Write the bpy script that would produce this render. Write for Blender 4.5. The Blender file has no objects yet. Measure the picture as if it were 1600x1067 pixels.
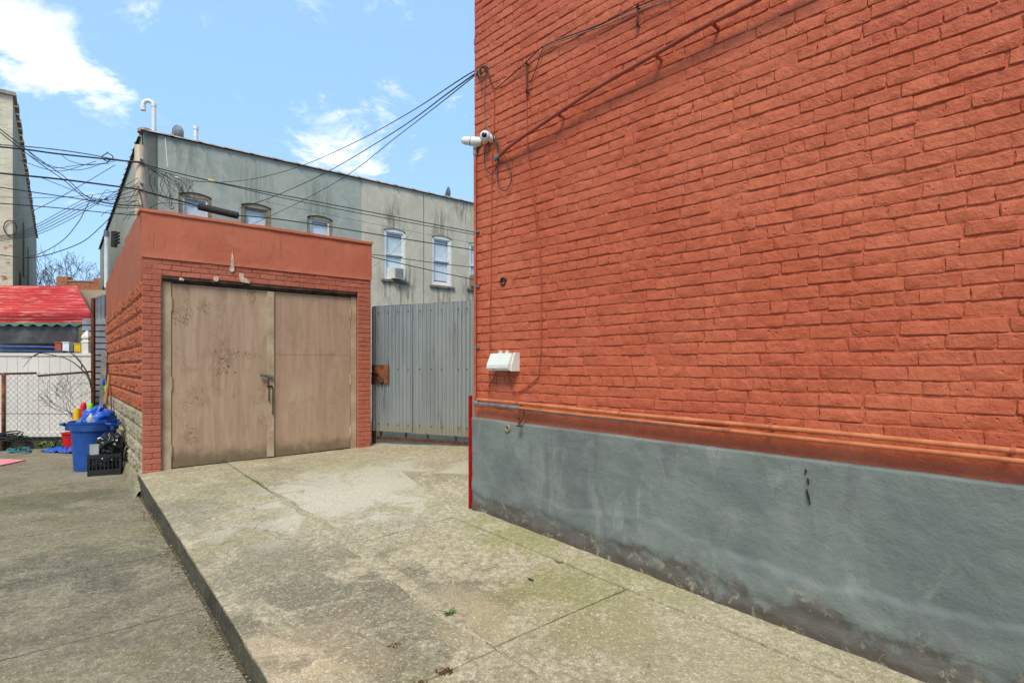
import bpy, bmesh, math, random
import numpy as np
from mathutils import Vector, noise, Matrix
random.seed(7)
scene = bpy.context.scene
COL = scene.collection
R = math.radians

# ------------------------------------------------------------------ camera
F_PX, CX, HY, CZ = 884.0, 800.0, 574.0, 1.45
cam_d = bpy.data.cameras.new('camera'); cam = bpy.data.objects.new('camera', cam_d); COL.objects.link(cam)
cam.location = (0, 0, CZ); cam.rotation_euler = (R(90), 0, 0)
cam_d.sensor_width = 36; cam_d.lens = 36 * F_PX / 1600; cam_d.shift_y = (HY - 533.5) / 1600
cam_d.clip_start = 0.05; cam_d.clip_end = 2000
scene.camera = cam

# ------------------------------------------------------------------ sky, sun, exposure
SUN_EL, SUN_AZ = R(52), R(190)            # azimuth clockwise from +Y: behind the camera, to the left
wd = bpy.data.worlds.new('World'); scene.world = wd; wd.use_nodes = True
nt = wd.node_tree; nt.nodes.clear()
def wn(t, **k):
    n = nt.nodes.new(t)
    for a, b in k.items(): setattr(n, a, b)
    return n
sky = wn('ShaderNodeTexSky', sky_type='NISHITA', sun_disc=False, sun_elevation=SUN_EL, sun_rotation=SUN_AZ,
         air_density=1.0, dust_density=0.6, ozone_density=1.6)
tc = wn('ShaderNodeTexCoord'); sep = wn('ShaderNodeSeparateXYZ'); nt.links.new(tc.outputs['Generated'], sep.inputs[0])
def wm(op, a, b=None, clamp=False):
    n = wn('ShaderNodeMath', operation=op, use_clamp=clamp)
    for i, v in enumerate((a, b)):
        if v is None: continue
        if isinstance(v, (int, float)): n.inputs[i].default_value = v
        else: nt.links.new(v, n.inputs[i])
    return n.outputs[0]
zz = wm('ADD', wm('MAXIMUM', sep.outputs[2], 0.0), 0.22)
cmb = wn('ShaderNodeCombineXYZ')
nt.links.new(wm('DIVIDE', sep.outputs[0], zz), cmb.inputs[0]); nt.links.new(wm('DIVIDE', sep.outputs[1], zz), cmb.inputs[1])
def wnoise(scale, det, ro, loc):
    mp = wn('ShaderNodeMapping'); mp.inputs['Location'].default_value = loc
    nt.links.new(cmb.outputs[0], mp.inputs[0])
    n = wn('ShaderNodeTexNoise'); n.inputs['Scale'].default_value = scale; n.inputs['Detail'].default_value = det
    n.inputs['Roughness'].default_value = ro; n.inputs['Distortion'].default_value = 0.35
    nt.links.new(mp.outputs[0], n.inputs['Vector']); return n.outputs[0]
val = wnoise(4.2, 5, 0.70, (1.3, 4.2, 0))
# cloud banks: the directions (as seen from the yard) where the clouds stand
def cloud_at(x, y, rad, amt):
    d = Vector(((x - CX) / F_PX, 1, (HY - y) / F_PX)).normalized()
    vd = wn('ShaderNodeVectorMath', operation='DISTANCE'); vd.inputs[1].default_value = d
    nt.links.new(tc.outputs['Generated'], vd.inputs[0])
    t = wm('SUBTRACT', 1.0, wm('DIVIDE', vd.outputs['Value'], rad), clamp=True)
    return wm('MULTIPLY', t, amt)
acc = val
for c in ((0, 30, .12, .27), (60, 75, .08, .16), (125, 120, .08, .17), (195, 150, .06, .17), (205, 10, .06, .19), (560, 220, .13, .24), (470, 235, .08, .10), (655, 243, .04, .12)):
    acc = wm('ADD', acc, cloud_at(*c))
ramp = wn('ShaderNodeMapRange', interpolation_type='SMOOTHSTEP'); ramp.inputs[1].default_value = .60; ramp.inputs[2].default_value = .86
nt.links.new(acc, ramp.inputs[0])
mixc = wn('ShaderNodeMix', data_type='RGBA'); mixc.inputs[7].default_value = (10.0, 10.0, 10.0, 1)
nt.links.new(wm('MULTIPLY', ramp.outputs[0], .93), mixc.inputs[0])
# thin overall veil, so that the blue pales as under real high haze
veil = wn('ShaderNodeMix', data_type='RGBA'); veil.inputs[0].default_value = .55; veil.inputs[7].default_value = (4.2, 7.3, 11.2, 1)
nt.links.new(sky.outputs[0], veil.inputs[6]); nt.links.new(veil.outputs[2], mixc.inputs[6])
bg = wn('ShaderNodeBackground'); bg.inputs[1].default_value = .053
nt.links.new(mixc.outputs[2], bg.inputs[0])
wo = wn('ShaderNodeOutputWorld'); nt.links.new(bg.outputs[0], wo.inputs[0])

sl = bpy.data.lights.new('sun', 'SUN'); sl.energy = 1.5; sl.angle = R(20); sl.color = (1, .90, .76)
so = bpy.data.objects.new('sun', sl); COL.objects.link(so)
sd = Vector((math.sin(SUN_AZ) * math.cos(SUN_EL), math.cos(SUN_AZ) * math.cos(SUN_EL), math.sin(SUN_EL)))
so.rotation_euler = sd.to_track_quat('Z', 'Y').to_euler(); so.location = sd * 30
vs = scene.view_settings; vs.view_transform = 'Standard'; vs.look = 'None'; vs.gamma = 1; vs.use_curve_mapping = False
vs.exposure = 1.38
cy = scene.cycles; cy.max_bounces = 5; cy.diffuse_bounces = 3; cy.glossy_bounces = 2; cy.transmission_bounces = 3; cy.transparent_max_bounces = 8; cy.caustics_reflective = False; cy.caustics_refractive = False

# ------------------------------------------------------------------ helpers
def S(r, g, b):        # sRGB 0-255 -> linear
    f = lambda c: (c / 255 / 12.92) if c <= 10 else ((c / 255 + .055) / 1.055) ** 2.4
    return (f(r), f(g), f(b), 1)

class NT:
    def __init__(s, name):
        s.m = bpy.data.materials.new(name); s.m.use_nodes = True; s.t = s.m.node_tree
        s.b = s.t.nodes['Principled BSDF']; s.geo = s.t.nodes.new('ShaderNodeNewGeometry'); s.pos = s.geo.outputs['Position']
    def n(s, ty, **k):
        x = s.t.nodes.new(ty)
        for a, b in k.items(): setattr(x, a, b)
        return x
    def put(s, sock, v):
        if isinstance(v, bpy.types.NodeSocket): s.t.links.new(v, sock)
        elif v is not None: sock.default_value = v
    def math(s, op, a, b=None, clamp=False):
        x = s.n('ShaderNodeMath', operation=op, use_clamp=clamp); s.put(x.inputs[0], a); s.put(x.inputs[1], b); return x.outputs[0]
    def vec(s, scale=(1, 1, 1), loc=(0, 0, 0), rot=(0, 0, 0), src=None):
        x = s.n('ShaderNodeMapping'); s.put(x.inputs[0], src or s.pos)
        x.inputs['Scale'].default_value = scale; x.inputs['Location'].default_value = loc; x.inputs['Rotation'].default_value = rot; return x.outputs[0]
    def noise(s, scale, det=5, ro=.55, v=None, dist=0.0):
        x = s.n('ShaderNodeTexNoise'); s.put(x.inputs['Vector'], v or s.pos); x.inputs['Scale'].default_value = scale
        x.inputs['Detail'].default_value = det; x.inputs['Roughness'].default_value = ro; x.inputs['Distortion'].default_value = dist; return x.outputs[0]
    def vor(s, scale, feat='F1', v=None, out=0):
        x = s.n('ShaderNodeTexVoronoi', feature=feat); s.put(x.inputs['Vector'], v or s.pos); x.inputs['Scale'].default_value = scale; return x.outputs[out]
    def ramp(s, v, a, b, lo=0.0, hi=1.0):
        x = s.n('ShaderNodeMapRange', interpolation_type='SMOOTHSTEP'); s.put(x.inputs[0], v)
        for i, q in enumerate((a, b, lo, hi)): x.inputs[i + 1].default_value = q
        return x.outputs[0]
    def mix(s, f, a, b, mode='MIX'):
        x = s.n('ShaderNodeMix', data_type='RGBA', blend_type=mode); s.put(x.inputs[0], f); s.put(x.inputs[6], a); s.put(x.inputs[7], b); return x.outputs[2]
    def sep(s, v=None):
        x = s.n('ShaderNodeSeparateXYZ'); s.put(x.inputs[0], v or s.pos); return x.outputs
    def bump(s, h, strength=.3, dist=.01, prev=None):
        x = s.n('ShaderNodeBump'); x.inputs['Strength'].default_value = strength; x.inputs['Distance'].default_value = dist
        s.put(x.inputs['Height'], h)
        if prev is not None: s.t.links.new(prev, x.inputs['Normal'])
        s.t.links.new(x.outputs[0], s.b.inputs['Normal']); return x.outputs[0]
    def fin(s, col, rough=.8, metal=0.0, spec=.3):
        s.put(s.b.inputs['Base Color'], col); s.put(s.b.inputs['Roughness'], rough); s.b.inputs['Metallic'].default_value = metal
        s.b.inputs['Specular IOR Level'].default_value = spec; return s.m

def simple(name, c1, c2, scale=6, rough=.7, bump=.15, bscale=60, metal=0.0, spec=.3, lo=.35, hi=.65, bdist=.004):
    q = NT(name); f = q.ramp(q.noise(scale, 6, .6), lo, hi)
    q.bump(q.noise(bscale, 4, .6), bump, bdist)
    return q.fin(q.mix(f, c1, c2), rough, metal, spec)

# a wall or plane: origin o (x, y), horizontal direction e; outward normal = (e.y, -e.x)
class Frame:
    def __init__(s, o, e):
        l = math.hypot(*e); s.o = o; s.e = (e[0] / l, e[1] / l); s.nrm = (s.e[1], -s.e[0]); s.rot = math.atan2(s.e[1], s.e[0])
    def P(s, a, z, off=0.0):
        return Vector((s.o[0] + s.e[0] * a + s.nrm[0] * off, s.o[1] + s.e[1] * a + s.nrm[1] * off, z))
    def hit(s, x, y, off=0.0):          # where the sight line through a photo pixel meets this plane -> (a, z)
        rx = (x - CX) / F_PX; n = s.nrm
        d = (n[0] * s.o[0] + n[1] * s.o[1] + off) / (n[0] * rx + n[1])
        X, Y = rx * d, d
        return ((X - s.o[0]) * s.e[0] + (Y - s.o[1]) * s.e[1], CZ + (HY - y) / F_PX * d)
    def A(s, x, off=0.0): return s.hit(x, 0, off)[0]

def PX(x, y, d): return Vector(((x - CX) / F_PX * d, d, CZ + (HY - y) / F_PX * d))
def onz(x, y, z):
    d = (CZ - z) * F_PX / (y - HY); return Vector(((x - CX) / F_PX * d, d, z))

ORG = {}
def link(o, parent=None, origin=Vector((0, 0, 0))):
    COL.objects.link(o); ORG[o.name] = Vector(origin)
    if parent is not None:
        o.parent = parent; o.location = Vector(origin) - ORG[parent.name]
    else: o.location = origin
    return o
def tag(o, label=None, cat=None, group=None, kind=None):
    if label: o['label'] = label
    if cat: o['category'] = cat
    if group: o['group'] = group
    if kind: o['kind'] = kind
    return o
def thing(name, loc, label, cat, group=None):
    o = bpy.data.objects.new(name, None); o.empty_display_size = .1
    link(o, None, Vector(loc)); return tag(o, label, cat, group)

class MB:
    def __init__(s): s.v = []; s.f = []
    def add(s, vs, fs):
        k = len(s.v); s.v += [tuple(p) for p in vs]; s.f += [tuple(i + k for i in f) for f in fs]; return s
    def hexa(s, p):      # 8 corners: 4 bottom loop, 4 top loop
        return s.add(p, [(0, 3, 2, 1), (4, 5, 6, 7), (0, 1, 5, 4), (1, 2, 6, 5), (2, 3, 7, 6), (3, 0, 4, 7)])
    def box(s, c, d, rz=0.0):
        x, y, z = d[0] / 2, d[1] / 2, d[2] / 2; ca, sa = math.cos(rz), math.sin(rz); c = Vector(c)
        return s.hexa([c + Vector((ca * a - sa * b, sa * a + ca * b, e)) for e in (-z, z) for a, b in ((-x, -y), (x, -y), (x, y), (-x, y))])
    def fbox(s, F, a0, a1, z0, z1, o0, o1):
        return s.hexa([F.P(a, z, o) for z in (z0, z1) for a, o in ((a0, o1), (a1, o1), (a1, o0), (a0, o0))])
    def tube(s, pts, r, n=6, cap=True, closed=False):
        pts = [Vector(p) for p in pts]; m = len(pts); rs = r if isinstance(r, (list, tuple)) else [r] * m
        up = None; k0 = len(s.v)
        for i, p in enumerate(pts):
            if closed: t = pts[(i + 1) % m] - pts[i - 1]
            else: t = pts[min(i + 1, m - 1)] - pts[max(i - 1, 0)]
            t = t.normalized() if t.length > 1e-9 else Vector((0, 0, 1))
            if up is None:
                up = Vector((0, 0, 1)) if abs(t.z) < .9 else Vector((1, 0, 0))
            a = t.cross(up); a = a.normalized() if a.length > 1e-6 else t.orthogonal().normalized()
            b = a.cross(t).normalized(); up = b
            for j in range(n):
                q = 2 * math.pi * j / n; s.v.append(tuple(p + (a * math.cos(q) + b * math.sin(q)) * rs[i]))
        for i in range(m if closed else m - 1):
            i2 = (i + 1) % m
            for j in range(n):
                j2 = (j + 1) % n; s.f.append((k0 + i * n + j, k0 + i * n + j2, k0 + i2 * n + j2, k0 + i2 * n + j))
        if cap and not closed:
            s.f.append(tuple(k0 + j for j in range(n))); s.f.append(tuple(k0 + (m - 1) * n + j for j in reversed(range(n))))
        return s
    def lathe(s, c, prof, n=20, axis=None, cap=True):     # prof: (radius, height) along axis
        c = Vector(c); ax = Vector(axis or (0, 0, 1)).normalized(); a = ax.orthogonal().normalized(); b = ax.cross(a); k0 = len(s.v)
        for r, h in prof:
            for j in range(n):
                q = 2 * math.pi * j / n; s.v.append(tuple(c + ax * h + (a * math.cos(q) + b * math.sin(q)) * r))
        for i in range(len(prof) - 1):
            for j in range(n):
                j2 = (j + 1) % n; s.f.append((k0 + i * n + j, k0 + i * n + j2, k0 + (i + 1) * n + j2, k0 + (i + 1) * n + j))
        if cap:
            s.f.append(tuple(k0 + j for j in reversed(range(n)))); s.f.append(tuple(k0 + (len(prof) - 1) * n + j for j in range(n)))
        return s
    def grid(s, fn, nu, nv):       # fn(u, v) in 0..1
        k0 = len(s.v)
        for j in range(nv + 1):
            for i in range(nu + 1): s.v.append(tuple(fn(i / nu, j / nv)))
        for j in range(nv):
            for i in range(nu):
                k = k0 + j * (nu + 1) + i; s.f.append((k, k + 1, k + nu + 2, k + nu + 1))
        return s
    def mesh(s, name, mat, smooth=False, fix=True):
        me = bpy.data.meshes.new(name); me.from_pydata(s.v, [], s.f)
        if fix:
            bm = bmesh.new(); bm.from_mesh(me); bmesh.ops.recalc_face_normals(bm, faces=bm.faces); bm.to_mesh(me); bm.free()
        if mat: me.materials.append(mat)
        if smooth is not False:
            me.polygons.foreach_set('use_smooth', [True] * len(me.polygons))
            if smooth is not True: me.set_sharp_from_angle(angle=R(smooth))
        me.update(); return me
    def build(s, name, mat, parent=None, label=None, cat=None, group=None, kind=None, smooth=False, fix=True):
        me = s.mesh(name, mat, smooth, fix)
        if parent is None and len(s.v):           # a top-level mesh gets its origin at its base
            co = np.array(s.v); o0 = Vector(((co[:, 0].min() + co[:, 0].max()) / 2, (co[:, 1].min() + co[:, 1].max()) / 2, co[:, 2].min()))
            if kind != 'structure':
                me.transform(Matrix.Translation(-o0))
            else: o0 = Vector((0, 0, 0))
        else: o0 = Vector((0, 0, 0))
        o = bpy.data.objects.new(name, me); link(o, parent, o0); return tag(o, label, cat, group, kind)
def inst(name, me, parent, origin, rz=0.0, scale=(1, 1, 1)):
    o = bpy.data.objects.new(name, me); link(o, parent, Vector(origin)); o.rotation_euler = (0, 0, rz); o.scale = scale; return o
def nz(p, s=1.0): return noise.noise(Vector(p) * s)
def fb(p, s=1.0, o=4): return noise.fractal(Vector(p) * s, 1.0, 2.0, o)
def catmull(pts, k=6):
    pts = [Vector(p) for p in pts]; out = []
    for i in range(len(pts) - 1):
        p0, p1, p2, p3 = pts[max(i - 1, 0)], pts[i], pts[i + 1], pts[min(i + 2, len(pts) - 1)]
        for j in range(k):
            t = j / k
            out.append(.5 * ((2 * p1) + (p2 - p0) * t + (2 * p0 - 5 * p1 + 4 * p2 - p3) * t * t + (3 * p1 - p0 - 3 * p2 + p3) * t ** 3))
    return out + [pts[-1]]

# ------------------------------------------------------------------ frames of the place
U = (.7795, .6264); V = (-.6264, .7795)
WALL = Frame((-.329, 4.93), (.6888, -.725))
O = (-4.355, 6.66)
GF = Frame(O, U)                       # garage front
GS = Frame(O, (-V[0], -V[1]))          # garage side (a runs towards the camera: -6.2 .. 0)
H = (-8.80, 13.5)
HF = Frame(H, U); HS = Frame(H, (-V[0], -V[1]))
GATE = Frame((-2.148, 8.75), (.9067, -.4219))

# ground heights: driveway by thin plate spline through measured points, yard by distance
CP = np.array([(-4.355, 6.66, .20), (-2.108, 8.47, .27), (-.329, 4.93, .2175), (-1.181, 2.546, .03), (1.917, 2.567, .018), (-.5, 8.0, .33),
               (0, 12, .40), (-5, 12, .33), (0, -2, -.16), (4.5, -.5, -.17), (1.0, 0, -.09), (-2.8, 4.6, .115), (.8, 3.74, .1175)])
def _u(r): return np.where(r > 1e-9, r * r * np.log(np.maximum(r, 1e-9)), 0)
_n = len(CP); _K = _u(np.linalg.norm(CP[:, None, :2] - CP[None, :, :2], axis=2)) + np.eye(_n) * .15
_Pm = np.hstack([np.ones((_n, 1)), CP[:, :2]]); _L = np.block([[_K, _Pm], [_Pm.T, np.zeros((3, 3))]])
_W = np.linalg.solve(_L, np.concatenate([CP[:, 2], np.zeros(3)]))
def gz(x, y):
    r = np.hypot(CP[:, 0] - x, CP[:, 1] - y); return float(_W[:_n] @ _u(r) + _W[_n] + _W[_n + 1] * x + _W[_n + 2] * y)
def yz(x, y): return float(np.interp(y, [-4, 2.5, 4.5, 6.6, 8, 12, 40], [-.18, -.072, -.012, .0, .0, .02, .05]))

# ------------------------------------------------------------------ materials
def m_red(name, c1, c2, c3, bst=.35):
    q = NT(name); oi = q.n('ShaderNodeObjectInfo')
    a = q.ramp(q.noise(1.1, 5, .66, None, .6), .36, .64); b = q.ramp(q.noise(14, 5, .65), .40, .72)
    c = q.mix(a, c1, c2); c = q.mix(q.math('MULTIPLY', b, .35), c, c3)
    c = q.mix(q.math('MULTIPLY', oi.outputs['Random'], .07), c, c3)
    sp = q.ramp(q.noise(90, 3, .7), .70, .80); c = q.mix(q.math('MULTIPLY', sp, .45), c, S(112, 48, 30)); fd = q.ramp(q.noise(.7, 6, .68, q.vec((1, 1, .8), (5, 5, 5)), .7), .48, .68); c = q.mix(q.math('MULTIPLY', fd, .40), c, c1)
    pit = q.math('MULTIPLY', q.ramp(q.vor(30, 'F1'), .06, .24, 1, 0), q.ramp(q.noise(9, 2, .5), .55, .59))
    h0 = q.bump(q.noise(13, 4, .6, None, .4), .45, .022); h1 = q.bump(q.math('SUBTRACT', q.noise(40, 4, .66, None, .5), q.math('MULTIPLY', pit, .9)), bst, .012, h0); q.bump(q.noise(150, 2, .6), .3, .003, h1)
    return q.fin(c, .62, 0, .28)
M_RED = m_red('red_wall_paint', S(190, 101, 68), S(180, 88, 57), S(154, 68, 42), .55)
M_GBRICK = m_red('garage_brick_paint', S(176, 103, 82), S(167, 93, 73), S(184, 112, 90), .3)
M_GSIDE = m_red('garage_side_paint', S(170, 94, 60), S(160, 85, 52), S(140, 73, 45), .9)

def m_stucco_red():
    q = NT('garage_stucco_paint')
    c = q.mix(q.ramp(q.noise(1.7, 6, .6, dist=.6), .35, .65), S(188, 110, 83), S(179, 100, 74))
    c = q.mix(q.ramp(q.noise(3.5, 7, .65, q.vec((1, 1, .35), (4, 2, 7))), .56, .72, 0, .5), c, S(196, 123, 98))
    h = q.bump(q.noise(9, 6, .6), .25, .02); q.bump(q.noise(160, 3, .6), .2, .002, h)
    cr = q.math('MULTIPLY', q.ramp(q.vor(2.2, 'DISTANCE_TO_EDGE', q.vec((1, 1, 1.4), (1, 2, 3), (.4, .2, .3))), 0, .008, 1, 0), q.ramp(q.noise(1.6, 3, .5), .50, .60)); c = q.mix(q.math('MULTIPLY', cr, .5), c, S(112, 58, 44))
    c = q.mix(q.ramp(q.noise(2.6, 6, .7, q.vec((1, 1, .8), (8, 8, 1)), 1.2), .54, .66, 0, .45), c, S(160, 84, 64))
    c = q.mix(q.ramp(q.noise(13, 5, .7, q.vec((1, 1, .07))), .57, .76, 0, .5), c, S(138, 72, 54))
    return q.fin(c, .7, 0, .25)
M_GST = m_stucco_red()

def m_concrete(name, tint_warm, green=.5, dark=.5, seed=0.0, light=1.0, spots=()):
    q = NT(name); L = lambda r, g, b: S(min(250, r * light), min(250, g * light), min(250, b * light))
    v = q.vec((1, 1, 1), (seed, seed * 1.7, seed * .3))
    big = q.ramp(q.noise(.6, 5, .62, v, .5), .36, .64); mid = q.ramp(q.noise(2.6, 6, .68, v, .6), .36, .66); fin = q.ramp(q.noise(24, 5, .72, v), .34, .66)
    c = q.mix(big, L(162, 151, 123), L(139, 129, 104)); c = q.mix(q.math('MULTIPLY', mid, .6), c, L(186, 174, 145))
    c = q.mix(q.math('MULTIPLY', fin, .70), c, L(104, 95, 75))
    dk = q.ramp(q.noise(.8, 6, .7, q.vec((1, 1, 1), (seed + 9, 3, 1)), .8), .50, .66); c = q.mix(q.math('MULTIPLY', dk, dark), c, L(96, 88, 70))
    sc = q.ramp(q.noise(6.0, 6, .74, q.vec((1, .45, 1), (seed + 2, 8, 0), (0, 0, .9)), 1.1), .57, .68); c = q.mix(q.math('MULTIPLY', sc, .42), c, L(210, 198, 168))
    gr = q.ramp(q.noise(1.0, 5, .68, q.vec((1, 1, 1), (seed + 21, 5, 2)), .6), .48, .68); c = q.mix(q.math('MULTIPLY', gr, green * .8), c, L(128, 126, 70))
    for (px, py, rad, col, amt) in spots:        # individual stains and worn patches, each with a ragged outline
        vd = q.n('ShaderNodeVectorMath', operation='DISTANCE'); q.put(vd.inputs[0], q.pos); vd.inputs[1].default_value = (px, py, .1)
        t = q.math('ADD', q.math('DIVIDE', vd.outputs['Value'], rad), q.math('MULTIPLY', q.math('SUBTRACT', mid, .5), .9))
        c = q.mix(q.math('MULTIPLY', q.ramp(t, .45, 1.05, 1, 0), q.math('ADD', q.math('MULTIPLY', fin, .34 * amt), .52 * amt)), c, col)
    wv = q.n('ShaderNodeVectorMath', operation='ADD'); q.put(wv.inputs[0], v); nn_ = q.n('ShaderNodeTexNoise'); q.put(nn_.inputs['Vector'], v); nn_.inputs['Scale'].default_value = 2.2; nn_.inputs['Detail'].default_value = 5; sc_ = q.n('ShaderNodeVectorMath', operation='SCALE'); q.put(sc_.inputs[0], nn_.outputs['Color']); sc_.inputs['Scale'].default_value = .9; q.put(wv.inputs[1], sc_.outputs[0])
    ck_ = q.math('MULTIPLY', q.ramp(q.vor(.75, 'DISTANCE_TO_EDGE', wv.outputs[0]), .0, .007, 1, 0), q.ramp(big, .35, .6)); c = q.mix(q.math('MULTIPLY', ck_, .6), c, L(70, 64, 50))
    gt_ = q.ramp(q.noise(120, 2, .6, v), .36, .64); c = q.mix(q.math('MULTIPLY', gt_, .42), c, L(90, 84, 68)); c = q.mix(q.math('MULTIPLY', q.ramp(q.noise(60, 3, .7, q.vec((1, 1, 1), (3, 3, 3))), .56, .68), .4), c, L(214, 206, 182))
    ag = q.ramp(q.vor(64, 'F1', v), .10, .24, 1, 0); c = q.mix(q.math('MULTIPLY', q.math('MULTIPLY', ag, mid), .32), c, L(216, 208, 186))
    pk = q.ramp(q.vor(88, 'F1', q.vec((1, 1, 1), (7, 3, 0))), .08, .22, 1, 0); c = q.mix(q.math('MULTIPLY', pk, q.math('MULTIPLY', fin, .8)), c, L(62, 57, 46))
    h = q.bump(q.math('ADD', q.noise(8, 6, .7, v), q.math('MULTIPLY', sc, .25)), .6, .024)
    q.bump(q.noise(75, 3, .7, v), .7, .007, h)
    return q.fin(c, .9, 0, .2)
def _g(x, y, z=.12): p = onz(x, y, z); return p.x, p.y
M_DRIVE = m_concrete('driveway_concrete', .35, .34, .30, 0.0, 1.18, (
    (*_g(470, 1030, .03), .42, S(214, 186, 146), .8), (*_g(600, 960, .05), .75, S(96, 92, 78), .75), (*_g(430, 905, .08), .7, S(112, 106, 88), .6),
    (*_g(600, 760, .2), 1.3, S(222, 216, 194), .7), (*_g(500, 790, .18), .9, S(216, 208, 184), .55), (*_g(820, 835, .17), .55, S(146, 146, 74), .75), (*_g(940, 900, .1), .6, S(150, 146, 90), .7),
    (*_g(860, 960, .06), .5, S(142, 136, 82), .65), (*_g(300, 800, .12), .6, S(120, 114, 96), .5), (*_g(700, 950, .06), .22, S(188, 170, 134), .7), (*_g(770, 990, .05), .25, S(188, 170, 134), .7), (*_g(1150, 1020, .02), .7, S(168, 158, 124), .6), (*_g(545, 730, .22), .5, S(140, 138, 76), .5)))
M_YARD = m_concrete('yard_concrete', .1, .35, .5, 40.0, .95, ((*_g(20, 790, -.02), .9, S(86, 88, 44), .8), (*_g(110, 900, -.05), .7, S(86, 82, 70), .6), (*_g(150, 775, 0), .6, S(96, 92, 80), .6), (*_g(150, 740, 0), .5, S(176, 170, 150), .5)))
M_PATCH = m_concrete('fresh_patch_concrete', .1, .1, .05, 77.0, 1.2)
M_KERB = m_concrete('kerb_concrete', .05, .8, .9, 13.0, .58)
M_ROUGH = m_concrete('rough_footing_concrete', .1, .25, .5, 23.0, 1.0)
M_BED = m_concrete('joint_dirt', .1, .8, .7, 51.0, .92)
M_MOSS = simple('moss_and_dirt', S(74, 76, 34), S(66, 56, 40), 9, .95, .9, 90, bdist=.02)
M_DIRT = simple('bare_dirt', S(92, 84, 66), S(70, 66, 50), 2, .95, .6, 30, bdist=.02)

def m_plinth():
    q = NT('grey_plinth_render'); x, y, z = q.sep()
    h_g = q.math('SUBTRACT', z, q.math('ADD', q.math('MULTIPLY', y, .0845), -.199))      # height above the sloping ground at the wall
    n1 = q.noise(1.4, 7, .62, dist=.5); c = q.mix(q.ramp(n1, .34, .66), S(122, 127, 118), S(101, 107, 101))
    c = q.mix(q.ramp(q.noise(4.5, 7, .65, q.vec((1, 1, .5), (3, 1, 9)), .7), .52, .72, 0, .65), c, S(140, 144, 133))
    c = q.mix(q.ramp(q.noise(3.0, 7, .7, q.vec((1, 1, .25), (13, 4, 9)), .5), .53, .68, 0, .7), c, S(98, 98, 96))
    lowm = q.math('ADD', h_g, q.math('MULTIPLY', q.math('SUBTRACT', q.noise(3.2, 6, .72), .5), .75))
    c = q.mix(q.ramp(lowm, .09, .19, .78, 0), c, S(92, 83, 73))
    lo2 = q.math('ADD', h_g, q.math('MULTIPLY', q.math('SUBTRACT', q.noise(6, 6, .6), .5), .16))
    c = q.mix(q.ramp(lo2, .03, .08, .8, 0), c, S(80, 70, 58))
    chip = q.math('MULTIPLY', q.ramp(q.noise(11, 7, .72, q.vec((1, 1, 1), (5, 5, 5)), .8), .55, .62), q.ramp(lowm, .08, .26, 1, 0))
    c = q.mix(q.math('MULTIPLY', chip, .6), c, S(156, 146, 126))
    wv = q.n('ShaderNodeVectorMath', operation='ADD'); q.put(wv.inputs[0], q.pos); nn_ = q.n('ShaderNodeTexNoise'); q.put(nn_.inputs['Vector'], q.pos); nn_.inputs['Scale'].default_value = 5; sc_ = q.n('ShaderNodeVectorMath', operation='SCALE'); q.put(sc_.inputs[0], nn_.outputs['Color']); sc_.inputs['Scale'].default_value = .3; q.put(wv.inputs[1], sc_.outputs[0])
    cr = q.ramp(q.vor(3.0, 'DISTANCE_TO_EDGE', wv.outputs[0]), .0, .010, 1, 0)
    crm = q.math('MULTIPLY', cr, q.ramp(q.noise(1.1, 3, .5, q.vec((1, 1, 1), (1, 8, 2))), .52, .62)); c = q.mix(q.math('MULTIPLY', crm, .6), c, S(62, 66, 64))
    h = q.bump(q.noise(6, 5, .62, q.vec((1, 1, 1.3)), .1), .40, .03); h = q.bump(q.noise(60, 4, .7), .6, .006, h); q.bump(crm, -.3, .004, h)
    return q.fin(c, .72, 0, .3)
M_PLINTH = m_plinth()

def m_ply(name, c1, c2, knots=1.0, seed=0.0):
    q = NT(name); oc = q.n('ShaderNodeTexCoord').outputs['Object']; rot = (0, 0, -GF.rot)
    v = q.vec((1, 1, 1), (seed, 0, 0), rot, oc)
    g = q.noise(7, 7, .62, q.vec((1, 1, .13), (seed, 0, 0), rot, oc), 1.3)
    w = q.n('ShaderNodeTexWave', wave_type='BANDS', bands_direction='X', wave_profile='SIN'); q.put(w.inputs['Vector'], q.vec((1, 1, .10), (seed, 1, 3), rot, oc))
    w.inputs['Scale'].default_value = 4.0; w.inputs['Distortion'].default_value = 9.0; w.inputs['Detail'].default_value = 4; w.inputs['Detail Scale'].default_value = 1.6
    c = q.mix(q.ramp(g, .34, .68), c1, c2)
    c = q.mix(q.math('MULTIPLY', q.ramp(w.outputs[0], .62, 1.0), .10), c, S(122, 98, 78))
    kn = q.ramp(q.noise(3.1, 4, .55, q.vec((1, 1, .75), (seed + 3.4, 2, 1.2), rot, oc), .4), .54, .62)
    kd = q.ramp(q.noise(11, 6, .72, q.vec((1, 1, .8), (seed, 7, 0), rot, oc), 3.2), .46, .66)
    c = q.mix(q.math('MULTIPLY', q.math('MULTIPLY', kn, kd), 1.0 * knots), c, S(104, 82, 64))
    sm = q.ramp(q.noise(2.0, 6, .6, q.vec((1, 1, .4), (seed + 8, 3, 5), rot, oc), .6), .50, .72); c = q.mix(q.math('MULTIPLY', sm, .5), c, S(186, 162, 136)); bl = q.ramp(q.noise(4.0, 6, .72, q.vec((1, 1, .7), (seed + 18, 3, 5), rot, oc), 1.0), .52, .68); c = q.mix(q.math('MULTIPLY', bl, .45), c, S(136, 112, 90))
    z = q.sep()[2]; lw = q.math('ADD', z, q.math('MULTIPLY', q.noise(7, 6, .7), -.32)); c = q.mix(q.ramp(lw, .12, .34, .7, 0), c, S(86, 80, 56))
    h = q.bump(g, .25, .008); q.bump(q.math('MULTIPLY', kn, kd), -.35, .006, h)
    return q.fin(c, .7, 0, .25)
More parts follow.
